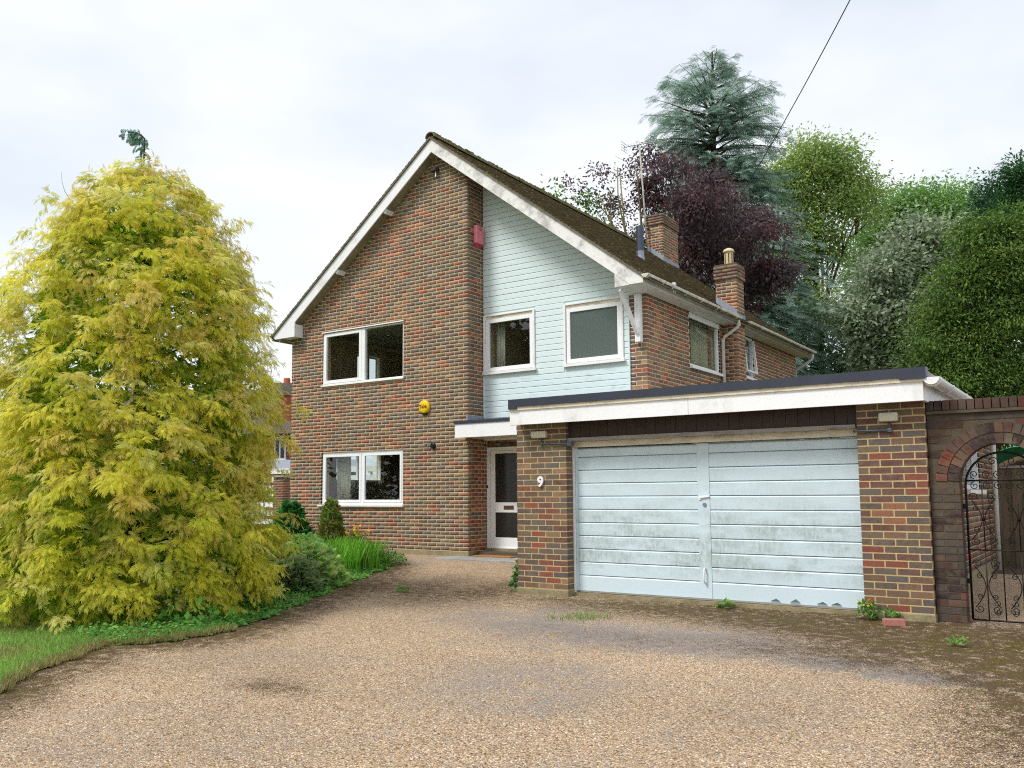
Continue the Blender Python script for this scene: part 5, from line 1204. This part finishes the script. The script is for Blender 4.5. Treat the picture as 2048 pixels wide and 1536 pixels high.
# dark masses of evergreen further right
def evergreen(name, label, depth, items, base_px, n_spray, size, cols, tip=1.5, tm=None, droop=.55, tr=.2):
    blobs = px_blobs(depth, items); bp = spot(base_px, 900, depth); bp[2] = .05
    t = thing(name, label, 'tree', tuple(bp)); m = MB(); cen = np.mean([b[:3] for b in blobs], 0); limb(m, bent(bp, cen, .02), tr, tr*.4, 8)
    for b in blobs: limb(m, bent(np.array(bp)*.4+cen*.6, b[:3], .06), tr*.35, .03, 5)
    m.build('trunk', 'bark', t, smooth=True)
    size *= 1.7; nc = n_spray//30; P0, u, _ = crown_points(fluff(blobs, 9, .42, 1.0, .75), nc, .3, .7); i = np.repeat(np.arange(nc), 84); n = len(i)
    off = rng.normal(size=(n, 3))*size*np.array((.9, .9, .16)); off[:, 2] -= .38*np.linalg.norm(off[:, :2], axis=1); P = P0[i]+off
    D = unit(u[i]*.5+off/size*.5+rng.normal(size=(n, 3))*.5+np.array((0, 0, -droop*.5))); S_ = unit(np.cross(D, np.array((0, 0, 1.0))+rng.normal(size=(n, 3))*.4))
    V, F = leaf_quads(P, D, S_, size*.26*rng.uniform(.6, 1.3, n), size*.075*rng.uniform(.7, 1.3, n))
    leafy('inner_crown', [(*b[:3], b[3]*.62) for b in blobs], nc*2, 22, size*.7, size*.34, size*.16, cols, t, 'leaf_matt', .15)
    cc = np.array([lin(*c) for c in cols])[rng.integers(0, len(cols), nc)]*rng.uniform(.8, 1.25, (nc, 1))
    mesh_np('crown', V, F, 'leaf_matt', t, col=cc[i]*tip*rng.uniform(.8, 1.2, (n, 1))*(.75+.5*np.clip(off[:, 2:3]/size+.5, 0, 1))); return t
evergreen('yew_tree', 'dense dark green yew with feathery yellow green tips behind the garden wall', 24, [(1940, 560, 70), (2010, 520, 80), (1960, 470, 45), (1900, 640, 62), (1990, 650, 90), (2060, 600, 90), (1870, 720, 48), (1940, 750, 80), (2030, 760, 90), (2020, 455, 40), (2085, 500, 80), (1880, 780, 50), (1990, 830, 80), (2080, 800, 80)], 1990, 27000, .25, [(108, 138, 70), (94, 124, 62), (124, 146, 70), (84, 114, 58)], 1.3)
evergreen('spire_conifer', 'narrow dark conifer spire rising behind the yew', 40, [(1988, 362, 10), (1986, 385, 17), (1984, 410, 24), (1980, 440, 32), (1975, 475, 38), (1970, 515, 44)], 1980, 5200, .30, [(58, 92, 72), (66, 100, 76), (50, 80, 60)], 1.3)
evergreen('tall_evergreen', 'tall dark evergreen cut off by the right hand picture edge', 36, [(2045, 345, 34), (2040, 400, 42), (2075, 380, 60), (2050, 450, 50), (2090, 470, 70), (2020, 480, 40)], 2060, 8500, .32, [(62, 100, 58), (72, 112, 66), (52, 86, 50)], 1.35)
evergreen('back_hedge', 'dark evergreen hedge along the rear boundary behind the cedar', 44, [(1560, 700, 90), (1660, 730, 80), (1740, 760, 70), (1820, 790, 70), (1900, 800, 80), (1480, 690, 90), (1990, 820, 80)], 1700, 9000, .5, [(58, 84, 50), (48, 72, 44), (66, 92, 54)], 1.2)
evergreen('garden_hedge', 'dark hedge at the picture edge behind the golden conifer', 17, [(-40, 1000, 70), (-20, 1080, 70), (-50, 1150, 60), (30, 1060, 40)], -20, 3600, .18, [(62, 76, 44), (74, 70, 50), (52, 66, 40)], 1.3)

for k, (x, y, h_, lab) in enumerate(((-34, -24, 13, 'broad tree across the road mirrored in the front windows, farthest from the drive'), (-24, -31, 14, 'broad tree across the road mirrored in the front windows, middle one'), (-13, -36, 13, 'broad tree across the road mirrored in the front windows, nearest the drive'))):
    t = thing('street_tree', lab, 'tree', (x, y, -.6), 'trees across the road')
    m = MB(); limb(m, bent((x, y, -.7), (x, y, h_*.6), .02), .35, .12, 8); m.build('trunk', 'bark', t, smooth=True)
    bl_ = [(x+rng.normal()*2.6, y+rng.normal()*2.6, h_*rng.uniform(.28, .8), rng.uniform(2.4, 3.6)) for _ in range(10)]
    leafy('crown', bl_, 1100, 12, .6, .8, .5, [(70, 92, 48), (82, 104, 54)], t, shell=.3)
# ------------------------------------------------------------------ border planting by the gable
def shrub(name, label, x, y, rx, rz, n, cols, size, tm=None, cat='shrub', up=.5, cone=False, mat='leaf', rx2=None, spread=1.0):
    zb = G(x, y); t = thing(name, label, cat, (x, y, zb)); m = MB()
    for k in range(10):
        a = rng.uniform(0, 6.28); limb(m, bent((x, y, zb-.05), (x+rx*.6*math.cos(a), y+rx*.6*math.sin(a), zb+rz*rng.uniform(.4, .85)), .06, 4), .018, .005, 5)
    m.build('stem', 'bark', t)
    h = rng.random(n)**(1.3 if cone else .8); a = rng.uniform(0, 2*math.pi, n)
    prof = (1-h)**.8*1.0+.08 if cone else np.sqrt(np.clip(1-(h*1.0)**2, 0, 1))*.95+.05
    r = prof*(.55+.45*rng.random(n)**.5)*spread*(1+(0 if cone else .22)*np.sin(3*a+h*4+x)+(0 if cone else .15)*np.sin(7*a-h*6)); o = np.stack([np.cos(a), np.sin(a), 0*a], 1)
    P = np.array((x, y, zb+.02))+o*(r*rx)[:, None]*np.array((1, (rx2 or rx)/rx, 1))+np.array((0, 0, 1))*(h*rz)[:, None]
    D = o*.7+rng.normal(size=(n, 3))*.35+np.array((0, 0, up)); N = np.array((0, 0, 1.0))+o*.3+rng.normal(size=(n, 3))*.5
    c = np.minimum(jcol(cols, n, .2)*2.3, .8); fronds('foliage', P, D, N, size*rng.uniform(.7, 1.25, n), tm or frond_template(6, 42, .42, .11, .2), c*.75, c*1.15, t, mat); return t
shrub('cypress_shrub', 'dark green conical cypress bush between the golden conifer and the gable', -3.85, -1.0, .50, 1.02, 1300, [(40, 88, 40), (52, 104, 46), (34, 74, 36)], .16, cone=True)
shrub('dwarf_conifer', 'small upright bronze tipped conifer under the ground floor window', -3.05, -.62, .30, 1.02, 900, [(70, 100, 42), (88, 112, 46), (112, 96, 50)], .13, cone=True, up=1.0)
shrub('dwarf_conifer', 'tiny bronze green conifer beside the foot of the taller dwarf one', -2.35, -.66, .16, .42, 260, [(96, 100, 46), (80, 104, 44)], .10, cone=True, up=1.0)
shrub('juniper', 'low grey green juniper mound between the golden conifer and the irises', 0.2, -4.45, .52, .52, 1800, [(112, 142, 80), (128, 154, 86), (96, 124, 74), (138, 152, 84)], .17, up=.35, rx2=.6)
shrub('heath_bush', 'dark twiggy grey bush tucked against the golden conifer at the bed edge', .72, -5.05, .34, .42, 700, [(96, 116, 74), (110, 118, 80), (100, 122, 84)], .13, up=.5)
shrub('leafy_shrub', 'mounded green shrub behind the irises near the dwarf conifer', -1.75, -2.6, .42, .5, 900, [(88, 124, 62), (104, 136, 70), (76, 108, 58)], .13, up=.5)
def blades(name, label, pts, n, hmin, hmax, w, cols, cat, spread=.12, lean=.5, flowers=None):
    ctr = np.mean(pts, 0); t = thing(name, label, cat, (ctr[0], ctr[1], G(*ctr))); V, F, C_ = [], [], []
    pts = np.array(pts); k = rng.integers(0, len(pts), n); xy = pts[k]+rng.normal(size=(n, 2))*spread
    for i in range(n):
        x, y = xy[i]; z = G(x, y); h = rng.uniform(hmin, hmax); a = rng.uniform(0, 6.28); d = np.array((math.cos(a), math.sin(a), 0)); s = np.array((-d[1], d[0], 0)); le = lean*rng.uniform(.15, 1)*h
        o = len(V); b = np.array((x, y, z))
        for q, ww in ((0, .8), (.4, 1), (.75, .7), (1, .08)): V += [b+np.array((0, 0, h*q*(1-.12*q)))+d*le*q*q-s*w*ww/2, b+np.array((0, 0, h*q*(1-.12*q)))+d*le*q*q+s*w*ww/2]
        F += [(o, o+1, o+3, o+2), (o+2, o+3, o+5, o+4), (o+4, o+5, o+7, o+6)]; c = np.array(lin(*random.choice(cols)))*rng.uniform(.85, 1.15); C_ += [c*.85, c, c*1.1]
    mesh_np('leaves', V, F, 'leaf', t, col=np.array(C_)); return t
blades('iris_clump', 'bright green clump of sword shaped leaves in the bed by the gable', [(-.55, -2.9), (-.2, -3.1), (-.85, -2.7), (-.35, -2.55), (-1.0, -2.35)], 620, .40, .70, .024, [(104, 166, 48), (120, 180, 58), (92, 150, 44), (134, 182, 70)], 'plant', .13)
blades('crocosmia_clump', 'upright green blades at the right end of the flower bed', [(-.75, -1.75), (-.6, -1.95), (-.95, -1.65)], 240, .3, .55, .018, [(108, 158, 60), (96, 142, 54), (130, 164, 72)], 'plant', .10)
def flower_plant(name, label, x, y, r, h, cols, fcols, n, nf, ls=.05, fs=.03, cat='plant'):
    z = G(x, y); t = thing(name, label, cat, (x, y, z)); rr = r*np.sqrt(rng.random(n)); a = rng.uniform(0, 6.28, n)
    P = np.stack([x+rr*np.cos(a), y+rr*np.sin(a), z+.02+h*rng.random(n)**.7*(1-(rr/r)**2*.6)], 1); D = unit(rng.normal(size=(n, 3))+np.array((0, 0, .5))); S = unit(np.cross(D, np.array((0, 0, 1.0))+rng.normal(size=(n, 3))*.3))
    V, F = leaf_quads(P, D, S, ls*rng.uniform(.6, 1.3, n), ls*.7*rng.uniform(.7, 1.2, n)); mesh_np('leaves', V, F, 'leaf', t, col=jcol(cols, n))
    m = MB()
    for k in range(max(6, n//40)):
        q = rng.uniform(0, 6.28); limb(m, bent((x, y, z-.02), (x+r*.6*math.cos(q), y+r*.6*math.sin(q), z+h*.8), .05, 3), .004, .002, 4)
    m.build('stem', 'bark_moss', t)
    if nf:
        rr = r*.9*np.sqrt(rng.random(nf)); a = rng.uniform(0, 6.28, nf); V, F, C_ = [], [], []
        for i in range(nf):
            p = np.array((x+rr[i]*math.cos(a[i]), y+rr[i]*math.sin(a[i]), z+h*rng.uniform(.75, 1.15))); nn = unit(rng.normal(size=3)*.5+np.array((.3, -.6, .8))); u1 = unit(np.cross(nn, (1, .2, 0))); v1 = np.cross(nn, u1); o = len(V); c = lin(*random.choice(fcols))
            for k in range(5):
                b = 2*math.pi*k/5; dd = u1*math.cos(b)+v1*math.sin(b); ss = -u1*math.sin(b)+v1*math.cos(b); o = len(V); V += [p, p+dd*fs*.5+ss*fs*.3, p+dd*fs+nn*fs*.2, p+dd*fs*.5-ss*fs*.3]; F.append((o, o+1, o+2, o+3)); C_.append(c)
        mesh_np('flowers', V, F, 'leaf', t, col=np.array(C_))['kind'] = 'stuff'
    return t
flower_plant('geranium', 'low geranium with small pink flowers left of the sword leaves', -.75, -3.35, .38, .34, [(84, 132, 70), (98, 146, 76)], [(224, 176, 206), (232, 200, 220)], 700, 26)
flower_plant('bedding_plant', 'low leafy plant with pale flowers at the drive end of the bed', -.55, -1.75, .4, .26, [(92, 150, 66), (108, 162, 72)], [(226, 150, 170), (236, 196, 200)], 650, 14)
flower_plant('orange_flower', 'orange and red flowered plant against the brick wall behind the irises', -1.6, -1.35, .28, .62, [(96, 132, 60), (112, 140, 64)], [(230, 150, 40), (200, 70, 40), (236, 180, 60)], 300, 24, .05, .035)
flower_plant('dandelion_weed', 'green dandelion weed growing at the foot of the garage door', 6.42, -3.66, .10, .07, [(110, 160, 66), (126, 172, 78)], [(240, 210, 50)], 36, 0, .08)
flower_plant('ragwort_weed', 'leafy weed with yellow flowers at the foot of the right hand pier', 7.98, -3.78, .12, .20, [(92, 146, 60), (110, 160, 70)], [(238, 204, 40)], 100, 7, .055, .02)
flower_plant('small_weed', 'small green weed behind the loose brick at the pier base', 8.22, -3.80, .10, .12, [(96, 150, 64), (112, 160, 72)], [], 50, 0, .06)
flower_plant('small_weed', 'tiny bright green weed alone on the mossy drive in front of the archway', 8.95, -4.85, .08, .05, [(120, 170, 80), (132, 178, 86)], [], 30, 0, .05)
flower_plant('small_weed', 'tiny green weed alone on the drive left of the entrance step', 2.05, -4.3, .09, .05, [(112, 166, 72), (124, 172, 80)], [], 40, 0, .05)
flower_plant('ivy_climber', 'young ivy climbing the corner of the brick pier by the front door', 3.50, -3.55, .13, .42, [(62, 120, 58), (76, 134, 64), (92, 146, 72)], [], 190, 0, .07)
flower_plant('bramble', 'broad leaved bramble growing out of the golden conifer skirt near the lawn', 1.95, -7.55, .42, .30, [(96, 158, 66), (110, 170, 76), (84, 142, 60)], [], 90, 0, .09)
blades('grass_tuft', 'tuft of long grass growing on the drive left of the garage door', [(5.25, -5.05), (5.35, -5.15), (5.45, -5.0), (5.05, -5.25)], 260, .04, .11, .006, [(140, 168, 92), (124, 158, 78), (160, 176, 112)], 'grass', .10, .9)
# ground cover along the bed edge, one mass nobody could count
n = 15000; yy = rng.uniform(-8.6, -.4, n); ww = rng.random(n)**1.6; xx = edge_x(yy)-.03-ww*1.15+rng.normal(size=n)*.03
P = np.stack([xx, yy, gz(xx, yy)+.01+.10*rng.random(n)*np.clip(ww*3, .15, 1)], 1); D = unit(rng.normal(size=(n, 3))*np.array((1, 1, .4))+np.array((.2, -.2, .25))); S = unit(np.cross(D, np.array((0, 0, 1.0))+rng.normal(size=(n, 3))*.35))
V, F = leaf_quads(P, D, S, rng.uniform(.025, .06, n), rng.uniform(.025, .05, n))
tag(mesh_np('ground_cover', V, F, 'leaf', col=jcol([(128, 184, 92), (112, 168, 84), (144, 194, 100), (96, 148, 80)], n)), 'low leafy ground cover along the edge of the flower bed', 'ground cover', kind='stuff')
# lawn grass
n = 42000; yy = rng.uniform(-12.5, -7.4, n); xx = edge_x(yy)+.05-np.abs(rng.normal(size=n))*.04-rng.random(n)**1.4*3.2; h = rng.uniform(.03, .075, n); zz = gz(xx, yy)+.015; a = rng.uniform(0, 6.28, n); le = rng.uniform(.2, .9, n)*h
b = np.stack([xx, yy, zz], 1); s = np.stack([-np.sin(a), np.cos(a), 0*a], 1)*.0045; d = np.stack([np.cos(a)*le, np.sin(a)*le, h], 1)
V = np.stack([b-s, b+s, b+d*.6+s*.8, b+d], 1).reshape(-1, 3)
tag(mesh_np('lawn_grass', V, np.arange(4*n).reshape(-1, 4), 'leaf', col=np.where(((edge_x(yy)-xx) < .16*rng.random(n)*2)[:, None] | ((np.sin(xx*3.1+yy*1.7)*np.sin(yy*2.3-xx) > .55) & (rng.random(n) < .5))[:, None], jcol([(150, 136, 88), (132, 128, 78), (168, 158, 110)], n), jcol([(128, 170, 76), (114, 158, 68), (146, 184, 92), (160, 178, 104)], n))), 'short mown grass of the front lawn', 'grass', kind='stuff')
# loose chippings, twigs and leaf litter
n = 2600; P = []
reg = [(2.0, -9.8, 2.2, .5), (2.4, -7.6, .4, .9), (7.2, -4.0, 2.6, .5), (9.2, -4.9, .8, .9), (9.8, -6.4, .6, 1.3), (1.6, -4.6, 1.0, .9), (5.0, -8.9, 1.5, 1.0), (6.8, -6.0, 2.0, .8), (3.0, -3.6, .6, .8), (3.6, -9.6, .7, .7)]
q = rng.integers(0, len(reg), n); R = np.array(reg)[q]; xx = R[:, 0]+rng.normal(size=n)*R[:, 2]*.7; yy = R[:, 1]+rng.normal(size=n)*R[:, 3]*.7; ok = (xx > edge_x(yy)-.1) & (yy < -3.62); xx, yy = xx[ok], yy[ok]; n = len(xx)
P = np.stack([xx, yy, gz(xx, yy)+.014], 1); a = rng.uniform(0, 6.28, n); D = unit(np.stack([np.cos(a), np.sin(a), rng.uniform(-.1, .35, n)], 1)); S = unit(np.cross(D, np.array((0, 0, 1.0))+rng.normal(size=(n, 3))*.3)); long_ = rng.random(n) < .2
V, F = leaf_quads(P, D, S, np.where(long_, rng.uniform(.04, .11, n), rng.uniform(.008, .022, n)), np.where(long_, .004, rng.uniform(.006, .014, n)))
tag(mesh_np('leaf_litter', V, F, 'litter', col=jcol([(96, 70, 48), (120, 88, 58), (74, 56, 42), (150, 116, 80), (60, 48, 38)], n)), 'brown leaf litter and twigs scattered over the drive', 'litter', kind='stuff')
